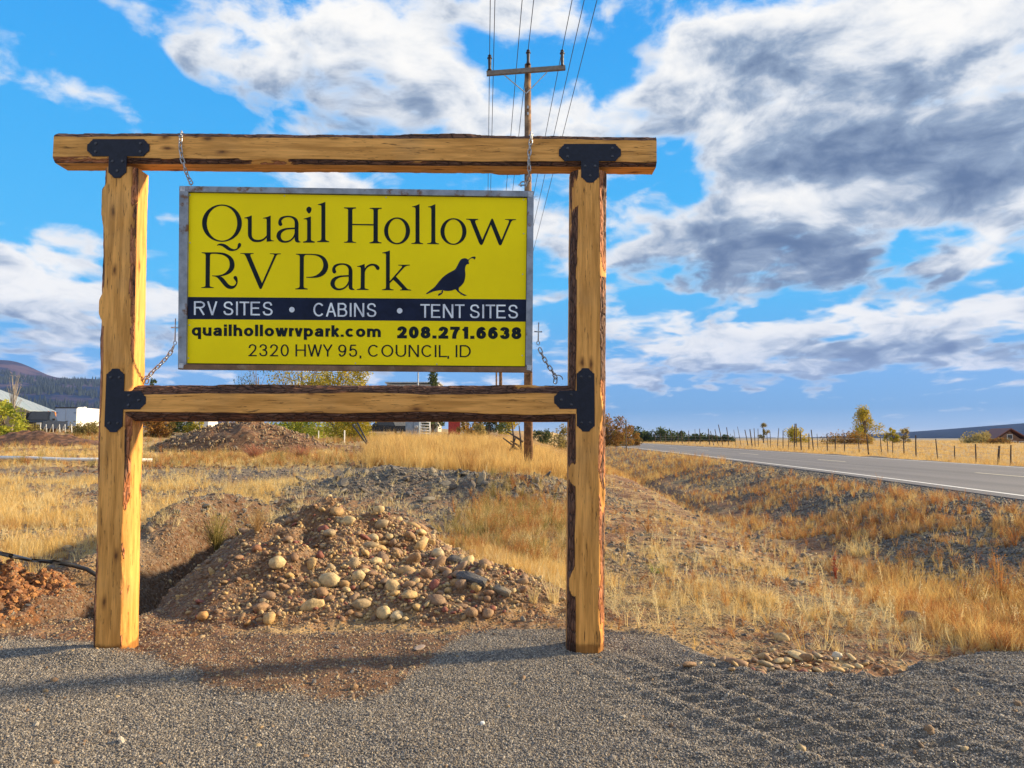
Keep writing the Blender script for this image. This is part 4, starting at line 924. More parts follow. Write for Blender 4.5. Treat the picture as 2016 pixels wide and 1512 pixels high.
def child_tube(e, name, pts, r, n=8, mt=M_chain):
    o = MB().tube([Vector(p)-e.location for p in pts], r, n).obj(name, mt, e, True); return o
Yc = YF-.018
e = chain([at(358, 268, YC-.02)+Vector((0, 0, .03)), at(356, 268, Yc), at(355, 290, Yc), at(358, 312, Yc), at(364, 332, Yc+.02), at(370, 348, YS-.02), at(377, 361, YS+.01)], 'steel chain looped over the beam above the left top corner of the yellow sign')
p = at(376, 360, YS+.02); child_tube(e, 'eye_bolt', [(p.x+.014*math.cos(a), p.y, p.z+.014*math.sin(a)) for a in [k*math.pi/6-1.57 for k in range(13)]]+[(p.x, p.y, p.z-.03)], .004)
e = chain([at(1046, 270, YC-.02)+Vector((0, 0, .03)), at(1046, 270, Yc), at(1043, 292, Yc), at(1041, 315, Yc), at(1042, 335, Yc+.02), at(1041, 352, YS-.02), at(1036, 366, YS+.01)], 'steel chain looped over the beam above the right top corner of the yellow sign')
p = at(1030, 366, YS+.02); child_tube(e, 'shackle', [(p.x+.022*math.cos(a), p.y, p.z+.02*math.sin(a)+.012) for a in [k*math.pi/5-.3 for k in range(8)]], .0055)
child_tube(e, 'shackle_pin', [(p.x-.035, p.y, p.z+.008), (p.x+.03, p.y, p.z+.003)], .005)
def lower(px_rod, pyt, pyb, cpath, hook, label, side):
    e = chain([at(x, y, YS+.02+.02*i) for i, (x, y) in enumerate(cpath)], label)
    a, b = at(px_rod+1, pyt, YS+.02), at(px_rod, pyb, YS+.02); child_tube(e, 'threaded_rod', [a, b], .0042)
    m_ = at(px_rod, pyt+18, YS+.02); child_tube(e, 'cross_pin', [m_+Vector((-.028, 0, .001)), m_+Vector((.036 if side < 0 else .028, 0, -.001))], .0045)
    child_tube(e, 'eye', [(b.x+.011*math.cos(t_), b.y, b.z-.012+.014*math.sin(t_)) for t_ in [k*math.pi/6 for k in range(13)]], .003)
    h = at(*hook, YS+.09); child_tube(e, 'hook', [h+Vector((side*.045*math.cos(t_)*.8-0*side, 0, .032*math.sin(t_)-.012)) for t_ in [k*math.pi/8 for k in range(7)]], .0038)
lower(344.5, 627, 672, [(342, 682), (334, 697), (318, 715), (302, 730), (291, 743), (288, 754)], (292, 745), 'steel chain tying the left edge of the yellow sign down to the crossbar', -1)
lower(1059.5, 635, 672, [(1062, 686), (1069, 702), (1078, 718), (1088, 732), (1094, 743), (1093, 754)], (1098, 744), 'steel chain tying the right edge of the yellow sign down to the crossbar', 1)
p = at(1048, 386, YS+.02); e = empty('wire_tie', p, 'loose twist of thin wire at the right top corner of the yellow sign', 'wire')
child_tube(e, 'wire', [p, p+Vector((.02, 0, -.008)), p+Vector((.05, 0, .004)), p+Vector((.03, 0, .012)), p+Vector((.012, 0, -.02)), p+Vector((.035, 0, -.03))], .0013, 5)

# ------------------------------------------------------------------ utility pole and wires
M_pole = material('creosoted_pole', (.26, .15, .075), .85, var=.35, vscale=2.5, bump=.35, bscale=30, col2=(.12, .065, .035), c2scale=4)
M_xarm = material('grey_crossarm', (.20, .16, .13), .8, var=.2, bump=.2)
M_ins = material('brown_porcelain', (.020, .016, .022), .3)
M_galv = material('galvanised_steel', (.42, .43, .44), .45, .6)
def pole(px, Y, pytop, label, arm=True, r0=.15, r1=.105):
    top = at(px, pytop, Y); gz = Hs(top.x, Y); e = empty('utility_pole', (top.x, Y, gz), label, 'utility pole'); h = top.z-gz
    MB().tube([(0, 0, -.4), (0, 0, h*.5), (0, 0, h)], [r0, (r0+r1)/2, r1], 14).obj('pole_shaft', M_pole, e, True)
    if arm:
        a0 = at(958, 145, Y-.18); a1 = at(1113, 133.5, Y-.18); c_ = (a0+a1)/2-e.location; d = (a1-a0); M_ = Matrix.Rotation(-math.atan2(d.z, d.x), 3, 'Y')
        MB().box(c_, (d.length, .11, .145), M_).obj('crossarm', M_xarm, e)
        for sx, px_ in ((-1, 993), (1, 1077)):
            p = at(px_, 148 if sx < 0 else 142, Y-.245)-e.location; q_ = at(1036, 184, Y-.17)-e.location; MB().tube([p, q_], .018, 6).obj('brace', M_galv, e)
        for px_, py_, ph in ((964, 107, 139), (1040, 97, 127), (1107, 97, 131)):
            a = at(px_, py_, Y-.18)-e.location; b = at(px_, ph, Y-.18)-e.location; hh = a.z-b.z
            zs = [(0, .05), (.02, .08), (.06, .08), (.08, .05), (.5, .055), (.72, .055), (.74, .085), (.78, .085), (.80, .03), (.87, .03), (.885, .06), (.93, .06), (.95, .025), (1.0, .02)]
            MB().tube([(b.x, b.y, b.z+hh*k) for k, _ in zs], [r_*1.0 for _, r_ in zs], 10).obj('insulator', M_ins, e, False)
        for k in range(2):
            MB().box((0, -.14, h-1.55-k*.22), (.05, .08, .09)).obj('bolt', M_galv, e)
    return e
pole(1039, 24, 127, 'tall brown utility pole with a crossarm and three insulators standing behind the sign')
pole(986, 85, 400, 'distant utility pole visible under the sign left of the tall pole', arm=False, r0=.20, r1=.15)
pole(977.5, 130, 600, 'thin far utility pole, leftmost of the poles behind the sign', arm=False, r0=.16, r1=.14)
M_cable = material('power_cable', (.03, .035, .05), .5)
dv = Vector(((955-1008)/FPX, 1, -.002))
for (px, py, lb) in ((964, 107, 'power line on the left insulator of the tall pole'), (1040, 97, 'power line on the middle insulator of the tall pole'), (1107, 97, 'power line on the right insulator of the tall pole'),
                     (972, 107, 'power line just right of the left insulator passing the tall pole'), (1019, 107, 'power line passing between left and middle insulators of the tall pole'), (1126, 107, 'power line passing just right of the crossarm of the tall pole'), (1148, 107, 'rightmost power line crossing the sky behind the sign')):
    p = at(px, py, 23.82); pts = []
    for k in range(-10, 41):
        s = k*3.; base_ = p+dv*s
        sag = 0 if k > 0 else .0006*s*s
        pts.append(base_+Vector((0, 0, -.0001*s*(s-61)*-1 if 0 < s < 61 else 0)))
    tag(MB().tube(pts, .0125, 5).obj('power_line', M_cable, smooth=True), lb, 'power line', 'power lines overhead')

# ------------------------------------------------------------------ plants
def blade_mesh(name, n, h, spread_, lean, w_, seed, mat_, segs=2, lying=False):
    r = random.Random(seed); vs = []; fs = []
    for _ in range(n):
        a = r.uniform(0, 6.28); rad = spread_*r.random()**.5; bx, by = rad*math.cos(a), rad*math.sin(a); L = h*r.uniform(.45, 1.1)
        da = a+r.gauss(0, .8); ln = lean*r.uniform(.2, 1.2); ww = w_*r.uniform(.6, 1.3); o = len(vs); fa = r.uniform(0, 3.14)
        for k in range(segs+1):
            t_ = k/segs; out_ = ln*t_**1.6*L; z = L*t_*math.sqrt(max(.05, 1-min(.95, ln*t_)**2)); 
            if lying: z = .04+.10*math.sin(t_*3)*L; out_ = t_*L
            cx, cy = bx+out_*math.cos(da), by+out_*math.sin(da); wk = ww*(1-t_*.85)
            vs += [(cx-wk*math.cos(fa), cy-wk*math.sin(fa), z), (cx+wk*math.cos(fa), cy+wk*math.sin(fa), z)]
        for k in range(segs): fs.append((o+2*k, o+2*k+1, o+2*k+3, o+2*k+2))
    me = mesh(name, vs, fs); me.materials.append(mat_); return me
def weed_mesh(name, seed, mat_, h=1., w=.5, stems=16, leaves=9, ls=.035):
    """branched dry weed: stems fanning up with small leaf and seed faces along them"""
    r = random.Random(seed); vs = []; fs = []
    for _ in range(stems):
        a = r.uniform(0, 6.28); ln = r.random()**.7*w; L = h*r.uniform(.55, 1.05); tip = Vector((ln*math.cos(a), ln*math.sin(a), L*(1-.25*ln/max(w, .01))))
        mid = tip*.5+Vector((-.08*ln*math.cos(a), -.08*ln*math.sin(a), .08*L)); o = len(vs); fa = r.uniform(0, 3.14); ww = .010*h
        P = [Vector((r.gauss(0, .03), r.gauss(0, .03), 0)), mid, tip]
        for k, p in enumerate(P): wk = ww*(1-.35*k); vs += [(p.x-wk*math.cos(fa), p.y-wk*math.sin(fa), p.z), (p.x+wk*math.cos(fa), p.y+wk*math.sin(fa), p.z)]
        fs += [(o, o+1, o+3, o+2), (o+2, o+3, o+5, o+4)]
        for _k in range(leaves):
            t_ = r.uniform(.25, 1.05); p = (P[0].lerp(mid, t_*2) if t_ < .5 else mid.lerp(tip, t_*2-1))+Vector((r.gauss(0, .035), r.gauss(0, .035), r.gauss(0, .03)))*h
            d = Vector((r.gauss(0, 1), r.gauss(0, 1), r.gauss(.6, 1))).normalized()*ls*r.uniform(.6, 1.6)*h; e_ = d.orthogonal().normalized()*ls*.35*h; o = len(vs)
            vs += [tuple(p-e_), tuple(p+e_), tuple(p+d)]; fs.append((o, o+1, o+2))
    me = mesh(name, vs, fs); me.materials.append(mat_); return me
M_straw = veg_mat('dry_straw', (.56, .35, .10), (.80, .58, .23), (.44, .24, .08))
M_straw2 = veg_mat('pale_straw', (.66, .50, .22), (.82, .70, .40))
M_orange = veg_mat('rust_weed', (.33, .13, .045), (.60, .31, .10), (.42, .27, .12))
M_pink = veg_mat('pink_weed', (.42, .17, .11), (.52, .27, .15), (.38, .24, .10))
M_olive = veg_mat('olive_weed', (.20, .17, .05), (.42, .33, .12), (.30, .25, .08))
M_green = veg_mat('green_grass', (.09, .14, .03), (.28, .30, .07))
M_ylw = veg_mat('yellow_leaf', (.34, .28, .025), (.58, .44, .04), (.24, .24, .03))
M_gyl = veg_mat('yellow_green_leaf', (.26, .30, .03), (.52, .50, .06), (.16, .22, .03))
M_dgr = veg_mat('dark_green_leaf', (.035, .06, .02), (.09, .12, .035))
M_brn = veg_mat('autumn_leaf', (.22, .10, .025), (.42, .24, .05), (.14, .13, .03))
up = [blade_mesh('straw_tuft', 13, 1, .16, .45, .012, i, M_straw) for i in range(6)]
upp = [blade_mesh('pale_tuft', 14, 1, .18, .55, .012, 10+i, M_straw2) for i in range(4)]
ly = [blade_mesh('fallen_straw', 10, 1, .7, .0, .011, 20+i, M_straw2, 2, True) for i in range(4)]
ow = [weed_mesh('rust_weed', 30+i, M_orange) for i in range(5)]
olv = [weed_mesh('olive_weed', 36+i, M_olive) for i in range(3)]
TALLG = [blade_mesh('tall_straw', 12, 1, .12, .35, .007, 40+i, M_straw, 3) for i in range(5)]
def cl(n1_, lo, hi): return sm(n1_, lo, hi)
def toe_(y): return XN(y)-4.4
def leftfield(x, y): return (1-.93*sm(pile_h(x, y), .03, .15))*sm(-x, 4.1, 4.9)*sm(y, 7.6, 8.6)*(.10+.90*cl(fbm(x*.8, y*.6, 60), -.28, .15))*(1-.8*sm(y, 17.5, 18.5)*(1-sm(y, 21, 23)))
scat('straw_grass_left', 12500, (-30, -3.9), (7.6, 34), leftfield, 21, .14, up+upp, 'dry straw grass in the field left of the sign', sink=.0, tilt=.15, persp=1)
def midgrass(x, y): return (1-sm(x, 1.9, 2.8))*sm(x+.19*y, -.4, .4)*sm(y, 19.5, 21)*(1-sm(y, 44, 50))
scat('tall_grass', 9000, (-8, 3), (19.5, 50), lambda x, y: midgrass(x, y)*(.12+.88*cl(fbm(x*.6, y*.5, 72), -.3, .15)), 22, .42, TALLG+up[:1], 'tall yellow grass behind the gravel track', sink=.0, tilt=.14, persp=1)
def nearmid(x, y): return sm(x+.5*(y-8.5)*-.1, -1.3, -.4)*(1-sm(x-.06*(y-6), .3, 1.1))*sm(y, 6.7, 7.6)*(1-sm(pile_h(x, y), .12, .3))*(1-.5*sm(berm_h(x, y), .1, .3))*(1-sm(y, 15, 16))*(.25+.75*cl(fbm(x*1.3, y*1.1, 61), -.4, .2))
scat('straw_grass_middle', 3600, (-1.5, 3), (6.5, 16), nearmid, 23, .125, up+upp, 'dry grass between the dirt pile and the right post', sink=0, tilt=.2, persp=1)
scat('rust_weeds_middle', 900, (-1.6, 2.6), (8.5, 19), nearmid, 24, .19, ow+olv, 'rusty weeds between the dirt pile and the berm', sink=.02, tilt=.15, persp=1)
def flat(x, y): return (.3+.7*sm(y+.25*fbm(x*2, y*2, 71), 5.7, 6.6))*(1-pad_mask(x, y))*sm(x, .1, .7)*(1-sm(x, toe_(y)-.6, toe_(y)+.4))*sm(y, 4.9, 5.6)*(.12+.88*cl(fbm(x*1.5, y*1.2, 62), -.25, .35))
scat('fallen_straw', 9500, (0, 6), (4.8, 22), flat, 25, .085, ly, 'flattened pale straw lying over the bare soil right of the sign', sink=-.02, tilt=.12, persp=1)
scat('short_straw_right', 1000, (.2, 7), (5.1, 30), lambda x, y: flat(x, y)*cl(fbm(x*2.2, y*1.6, 63), -.1, .3), 26, .11, up+upp, 'short straw tufts on the bare ground right of the sign', sink=0, tilt=.25, persp=1)
def embw(x, y): return sm(x, toe_(y)-.9, toe_(y)+.1)*(1-sm(x, XN(y)-1.9, XN(y)-1.3))*np.clip(1.25*cl(fbm(x*.9, y*.55, 64), -.18, .28)+sm(9-y, 0, 2.5)*.40*(1-sm(x, toe_(y)+.6, toe_(y)+2.2)), .05, 1)
scat('rust_weeds_embankment', 3900, (2, 14), (5.2, 36), embw, 27, .13, ow+up[:2], 'rust coloured weeds on the road embankment', sink=.02, tilt=.2, persp=1)
scat('embankment_straw', 3400, (2, 16), (5.2, 60), lambda x, y: np.clip(embw(x, y)+.5*sm(y, 14, 22)*sm(x, toe_(y)-1, toe_(y))*(1-sm(x, XN(y)-1.6, XN(y)-1.2)), 0, 1), 28, .10, up+upp, 'straw grass on the road embankment', sink=0, tilt=.2, persp=1)
scat('front_straw_right', 850, (3.2, 6.5), (5.25, 9), lambda x, y: (1-pad_mask(x, y))*sm(x, 2.9+.2*(y-5), 3.5+.2*(y-5))*(1-sm(x, toe_(y)+.4, toe_(y)+1.2)), 29, .13, up+TALLG[:2], 'bright dry grass at the edge of the drive on the right', sink=0, tilt=.25, persp=1)
scat('bank_litter', 900, (0, 7), (5.6, 26), lambda x, y: (1-pad_mask(x, y))*sm(x, toe_(y)-3.6, toe_(y)-2.6)*(1-sm(x, toe_(y)-.4, toe_(y)))*cl(fbm(x*1.8, y*1.3, 74), -.3, .2), 35, .10, ly+ow+up[:2], 'straw litter and low weeds on the near bank of the ditch', sink=-.02, tilt=.25, persp=1)
stk = [weed_mesh('seed_stalk', 60+i, M_straw2, 1, .30, 4, 8, .045) for i in range(4)]
scat('seed_stalks', 1000, (-12, 9), (5.6, 24), lambda x, y: (1-pad_mask(x, y))*(1-sm(x, XN(y)-2.2, XN(y)-1.6))*np.clip(1-6*pile_h(x, y), 0, 1)*(1-sm(x, -5.6, -4.6)*(1-sm(x, .3, .7))*(1-sm(y, 7.6, 9.2)))*cl(fbm(x*1.1, y*.8, 80), -.15, .25), 36, .17, stk, 'bent dry stalks with seed heads standing over the grass', sink=0, tilt=.28, persp=1)
scat('brown_litter', 4200, (-12, 8), (8.2, 24), lambda x, y: (1-sm(x, toe_(y), toe_(y)+.5))*np.clip(1-3*pile_h(x, y), 0, 1), 37, .036, darks+pebs, 'broken soil and small rock over the bare ground', sink=.1, persp=1, jitter=(.3, 1.8))
scat('fine_litter', 5200, (-7, 7), (5.3, 10), lambda x, y: (1-pad_mask(x, y))*(1-sm(x, toe_(y), toe_(y)+.5))*np.clip(1-2*pile_h(x, y), 0, 1), 38, .013, pebs+darks, 'fine stones and crumbs over the bare soil', sink=.1, jitter=(.3, 2.4))
scat('field_grass', 16000, (12, 170), (18, 260), lambda x, y: sm(x, XN(y)+8.2, XN(y)+9.2), 30, .26, up, 'dry golden grass in the field across the highway', sink=0, tilt=.15, persp=1)
scat('verge_grass', 5000, (-6, 12), (28, 200), lambda x, y: sm(x, XN(y)-9, XN(y)-6)*(1-sm(x, XN(y)-1.5, XN(y)-1.0)), 31, .20, up+ow[:2], 'straw and weeds on the verge beyond the embankment', sink=0, tilt=.15, persp=1)
scat('far_left_weeds', 3800, (-60, -4), (22, 70), lambda x, y: .15+.85*cl(fbm(x*.2, y*.2, 66), -.1, .3), 32, .24, ow+up[:3]+olv, 'weeds in front of the far barn', sink=.02, tilt=.12, persp=1)
scat('clod_field', 2600, (-26, -2), (19, 40), lambda x, y: cl(fbm(x*.4, y*.4, 68), -.1, .3), 33, .06, [stone_mesh('field_clod', 150+i, 1, material('dark_clod', (.15, .08, .045), .95), .45, (1.2, .9, .7)) for i in range(4)], 'dark clods of turned soil beyond the left field', sink=.2, persp=1)
scat('plateau_straw', 1500, (-5, 1), (8.4, 16), lambda x, y: .2+.8*cl(fbm(x*2, y*2, 70), .05, .3), 34, .12, ly+upp, 'wisps of straw on the brown ground behind the dirt pile', sink=-.02, tilt=.25, persp=1)

# individual weeds and shrubs that stand out
def plant(px, py, hpx, kinds, label, cat, name, wfac=1., Y=None, group=None):
    if Y is None: p = gp(px, py)
    else: a = at(px, py, Y); p = Vector((a.x, Y, Hs(a.x, Y)))
    s = hpx/FPX*p.y; o = bpy.data.objects.new(name, kinds); COL.objects.link(o); o.location = (p.x, p.y, p.z-.01); o.scale = (s*wfac, s*wfac, s); o.rotation_euler = (0, 0, (px*7.3) % 6.28)
    return tag(o, label, cat, group)
SAGE = weed_mesh('olive_bush', 200, M_olive, 1, .85, 90, 12, .03); ORW = weed_mesh('orange_bush', 201, M_orange, 1, .7, 70, 14, .03); PKB = weed_mesh('pink_bush', 202, M_pink, 1, .95, 190, 16, .03)
PALE = blade_mesh('pale_tuft', 150, 1, .35, 1.0, .012, 203, M_straw2, 3); GRT = blade_mesh('green_tuft', 70, 1, .45, .8, .02, 204, M_green, 3); TALLW = blade_mesh('tall_tuft', 45, 1, .12, .4, .008, 205, M_straw2, 3)
plant(425, 1085, 82, SAGE, 'olive and straw coloured bushy weed growing on the left side of the dirt pile', 'weed', 'bushy_weed', .95)
plant(505, 1050, 55, ORW, 'orange weed just right of the olive weed on the dirt pile', 'weed', 'bushy_weed')
plant(500, 905, 34, PKB, 'pinkish round weed bush, left of the pair behind the crossbar', 'bush', 'weed_bush', 1.15)
plant(592, 906, 34, PKB, 'pinkish round weed bush, right of the pair behind the crossbar', 'bush', 'weed_bush', 1.15)
plant(548, 908, 22, SAGE, 'small olive weed between the two pinkish bushes', 'weed', 'bushy_weed')
plant(1690, 1092, 48, PALE, 'pale cream round grass tuft on the right embankment', 'grass tuft', 'grass_tuft')
plant(1293, 1128, 26, GRT, 'small green grass tuft on the bare ground right of the right post', 'grass tuft', 'grass_tuft')
plant(1283, 1100, 40, TALLW, 'sparse straw tuft behind the small green tuft', 'grass tuft', 'grass_tuft')
plant(1090, 1188, 70, TALLW, 'bright straw tuft close to the left of the right post', 'grass tuft', 'grass_tuft', 1.2)
plant(1050, 1190, 45, TALLW, 'shorter straw tuft left of the bright one by the right post', 'grass tuft', 'grass_tuft', 1.3)
plant(1305, 1195, 35, PALE, 'flattened pale tuft right of the right post', 'grass tuft', 'grass_tuft', 1.3)
plant(1500, 1185, 40, PALE, 'pale straw patch in the middle of the bare ground right of the sign', 'grass tuft', 'grass_tuft', 1.6)
WL = ['rusty weed clump just below the road shoulder, left of its neighbours', 'rusty weed clump closest to the white edge line of the highway', 'rusty weed clump right of the one closest to the white line', 'rusty weed clump low on the slope under the highest weeds', 'broad orange weed clump amid the dark gravel of the slope', 'smaller orange weed right of the broad clump amid the dark gravel', 'tall rusty weed at the lower right above the drive', 'rusty weed left of the tall one at the lower right', 'rusty weed at the right picture edge halfway down the slope', 'small far weed beside the ditch near the right post', 'small weed where the ditch bends toward the drive', 'rusty weed below the gravel patch near the right picture edge', 'reddish weed right of the dark rock', 'rusty weed right of and above the reddish one by the dark rock', 'tall thin weed on bare soil right of the right post', 'thin weed nearest the right post on bare soil', 'rusty weed just behind the single brown boulder', 'orange weed at the corner where drive meets the right picture edge', 'large weed cut by the right picture edge']
for i, (px, py, h) in enumerate([(1590, 985, 46), (1640, 960, 36), (1730, 962, 34), (1560, 1010, 40), (1800, 1020, 46), (1850, 1010, 36), (1970, 1180, 90), (1900, 1190, 70), (2000, 1080, 60), (1330, 940, 26), (1480, 1000, 30), (1960, 1130, 60), (1740, 1150, 46), (1880, 1120, 44), (1275, 1050, 60), (1230, 1075, 46), (1850, 1230, 50), (1990, 1250, 60), (2040, 1200, 80)]):
    plant(px, py, h, ow[i % 5], WL[i], 'weed', 'rust_weed', 1., group='rust coloured weeds on the embankment')
plant(1645, 1140, 55, weed_mesh('red_weed', 210, veg_mat('red_weed', (.28, .05, .03), (.42, .12, .06)), 1, .25, 10, 14, .05), 'dark red upright weed beside the dark rock on the right', 'weed', 'red_weed')

# ------------------------------------------------------------------ trees and shrubs with leaf crowns
M_bark = material('tree_bark', (.16, .115, .08), .9, var=.3, bump=.4)
M_bare = material('bare_twigs', (.30, .26, .22), .9)
def tree(name, px, pyb, pyt, pxw, Y, leafm, label, cat, seed, n=1400, ls=.16, trunk=.25, clumps=22, low=.12, twigs=True, group=None, shape='round', barkm=None):
    r = random.Random(seed); a = at(px, pyb, Y); gz = Hs(a.x, Y); top = at(px, pyt, Y).z; h = max(.6, top-gz); wd = pxw/FPX*Y/2
    e = empty(name, (a.x, Y, gz), label, cat, group)
    cs = []
    for _ in range(clumps):
        t_ = r.random(); z = h*(low+(1-low)*t_)
        if shape == 'cone': rad = wd*(1-t_)**.9
        elif shape == 'tall': rad = wd*math.sin(math.pi*min(1, .25+.72*t_))**.8*(1 if t_ < .5 else .7)
        else: rad = wd*math.sqrt(max(.04, 1-(abs(t_-.38)/.68)**2))
        an = r.uniform(0, 6.28); q_ = r.random()**.5; cs.append((Vector((rad*q_*math.cos(an), rad*q_*math.sin(an)*.8, z)), wd*r.uniform(.18, .36)))
    mb = MB(); mb.tube([(0, 0, -.2), (wd*.05, 0, h*.35), (wd*.02, 0, h*.8)], [trunk*.5, trunk*.33, trunk*.12], 7)
    for c_, _r in cs:
        b0 = Vector((0, 0, min(h*.6, c_.z*r.uniform(.2, .6)))); mb.tube([b0, b0.lerp(c_, .5)+Vector((0, 0, .05*h)), c_+Vector((0, 0, _r*.6))], [trunk*.13, trunk*.08, trunk*.02], 4, cap=False)
        if twigs:
            for _k in range(3):
                d = Vector((r.gauss(0, 1), r.gauss(0, 1), r.gauss(.8, .6))).normalized()*_r*1.5; mb.tube([c_, c_+d], [trunk*.03, trunk*.01], 3, cap=False)
    mb.obj('trunk', barkm or M_bark, e, True)
    vs = []; fs = []
    for _ in range(n):
        c_, cr_ = r.choice(cs); d = Vector((r.gauss(0, 1), r.gauss(0, 1), r.gauss(0, .85))); d = d/max(d.length, .01)*cr_*r.random()**.35*1.15; p = c_+d
        if p.z < .02: p.z = abs(p.z)+.02
        nn = Vector((r.gauss(0, 1), r.gauss(0, 1), r.gauss(.3, 1))).normalized(); u_ = nn.orthogonal().normalized(); u_ = (Matrix.Rotation(r.uniform(0, 6.28), 3, nn) @ u_); v_ = nn.cross(u_); s = ls*r.uniform(.5, 1.3); o = len(vs)
        vs += [tuple(p-u_*s), tuple(p+v_*s*.5), tuple(p+u_*s), tuple(p-v_*s*.5)]; fs.append((o, o+1, o+2, o+3))
    if n: link('crown', mesh('crown', vs, fs), leafm, e)
    return e
T = tree
T('shrub', 5, 862, 798, 92, 42, M_gyl, 'bright yellow green shrub at the far left in front of the barn', 'shrub', 1, 5200, .09, .12, 34, .05)
T('shrub', 55, 868, 840, 56, 44, M_olive, 'low olive brown bush right of the yellow green shrub', 'shrub', 2, 1500, .08, .08, 16, .03)
T('bare_tree', 23, 840, 732, 34, 52, M_bare, 'thin bare grey tree in front of the barn roof', 'tree', 3, 0, .1, .22, 26, .35, barkm=M_bare)
T('shrub', 172, 866, 838, 70, 52, M_olive, 'olive weedy bush in front of the white trailer', 'shrub', 4, 2200, .08, .08, 20, .03)
T('shrub', 305, 862, 828, 70, 50, M_brn, 'brown and yellow shrub just right of the left post', 'shrub', 5, 2400, .09, .1, 22, .05)
T('shrub', 352, 850, 826, 50, 66, M_dgr, 'dark green shrub behind the crossbar near the left post', 'shrub', 6, 1800, .10, .1, 20, .05)
T('shrub', 385, 858, 834, 44, 50, M_ylw, 'small yellow shrub left of the dark soil heap', 'shrub', 7, 1500, .08, .1, 18, .05)
T('tree', 505, 850, 715, 110, 70, M_dgr, 'dark sparse tree showing between sign and crossbar at left', 'tree', 8, 700, .10, .3, 34, .3)
T('tree', 590, 858, 700, 150, 62, M_ylw, 'yellow leafed willow showing between sign and crossbar', 'tree', 9, 5200, .10, .4, 50, .03)
T('tree', 662, 862, 702, 130, 58, M_ylw, 'second yellow willow, right of the first behind the crossbar', 'tree', 10, 7500, .11, .4, 50, .02)
T('shrub', 700, 866, 822, 100, 46, M_ylw, 'yellow green shrub under the crossbar beside the crossed pipes', 'shrub', 11, 4200, .075, .12, 34, .0)
T('shrub', 590, 866, 826, 130, 52, M_gyl, 'yellow green shrub behind the dark soil heap', 'shrub', 12, 4200, .085, .12, 34, .0)
T('conifer', 852, 850, 733, 46, 90, M_dgr, 'dark green conifer top showing above the crossbar', 'tree', 13, 3200, .16, .3, 60, .1, shape='cone')
T('shrub', 925, 866, 830, 60, 60, M_brn, 'reddish brown bush in front of the red shed', 'shrub', 14, 1500, .1, .1, 18, .0)
T('shrub', 940, 872, 838, 34, 40, M_olive, 'small olive bush standing in the tall yellow grass', 'shrub', 15, 1100, .06, .06, 14, .0)
T('tree', 962, 862, 800, 70, 72, M_dgr, 'dark green bush behind the distant utility pole', 'tree', 16, 2600, .12, .2, 24, .0)
T('tree', 1000, 860, 812, 50, 82, M_ylw, 'yellow leafed bush right of the distant utility pole', 'tree', 17, 1800, .12, .2, 20, .0)
T('shrub', 1070, 866, 843, 50, 95, M_dgr, 'dark green shrub left of the right post at the horizon', 'shrub', 18, 1600, .13, .1, 18, .0)
T('shrub', 1108, 868, 836, 60, 88, M_olive, 'olive shrub close behind the right post', 'shrub', 19, 1900, .12, .1, 20, .0)
T('tree', 1195, 874, 820, 90, 80, M_brn, 'big orange brown shrub right of the right post by the highway', 'tree', 20, 5200, .12, .3, 40, .0)
T('shrub', 1235, 874, 840, 50, 84, M_brn, 'lower orange shrub at the end of the big brown one', 'shrub', 21, 2200, .11, .2, 20, .0)
for i, (px, w_, pt) in enumerate(((1262, 60, 849), (1300, 70, 851), (1340, 60, 854), (1380, 50, 858), (1418, 50, 861))):
    T('shrub', px, 872, pt, w_, 150, M_dgr, ['dark green hedge bush nearest the orange shrub', 'second bush of the dark far hedge', 'middle bush of the dark far hedge', 'fourth bush of the dark far hedge, low', 'last and lowest bush of the dark far hedge'][i], 'shrub', 30+i, 1500, .26, .2, 18, .0, group='dark hedge beyond the highway')
T('tree', 1503, 872, 835, 22, 120, M_olive, 'slender pale green tree behind the fence, leftmost of the field trees', 'tree', 40, 700, .13, .2, 18, .25)
T('tree', 1566, 874, 844, 52, 120, M_ylw, 'round yellow green tree in the field left of the tall yellow one', 'tree', 41, 2200, .15, .25, 24, .0)
T('tree', 1703, 878, 806, 66, 105, M_ylw, 'tall ragged yellow tree in the field across the highway', 'tree', 42, 4200, .13, .5, 40, .05, shape='tall')
T('shrub', 1668, 880, 858, 90, 100, M_brn, 'reddish brown brush around the foot of the tall yellow tree', 'shrub', 43, 2600, .13, .1, 26, .0)
T('tree', 1757, 876, 845, 30, 112, M_ylw, 'small yellow green tree right of the tall yellow one', 'tree', 44, 1400, .13, .2, 20, .1)
T('tree', 1782, 876, 843, 28, 118, M_olive, 'thin olive tree, rightmost of the field trees before the hill', 'tree', 45, 900, .13, .2, 16, .1)
T('shrub', 1930, 884, 858, 70, 110, M_olive, 'olive bush left of the red roofed house', 'shrub', 46, 2400, .14, .2, 24, .0)
T('shrub', 1965, 886, 866, 40, 105, M_brn, 'brown bush in front of the red roofed house', 'shrub', 47, 1400, .12, .1, 18, .0)
T('shrub', 300, 752, 748, 30, 150, M_dgr, 'tree top just showing above the crossbar at the left chain', 'tree', 48, 700, .25, .3, 14, .5)
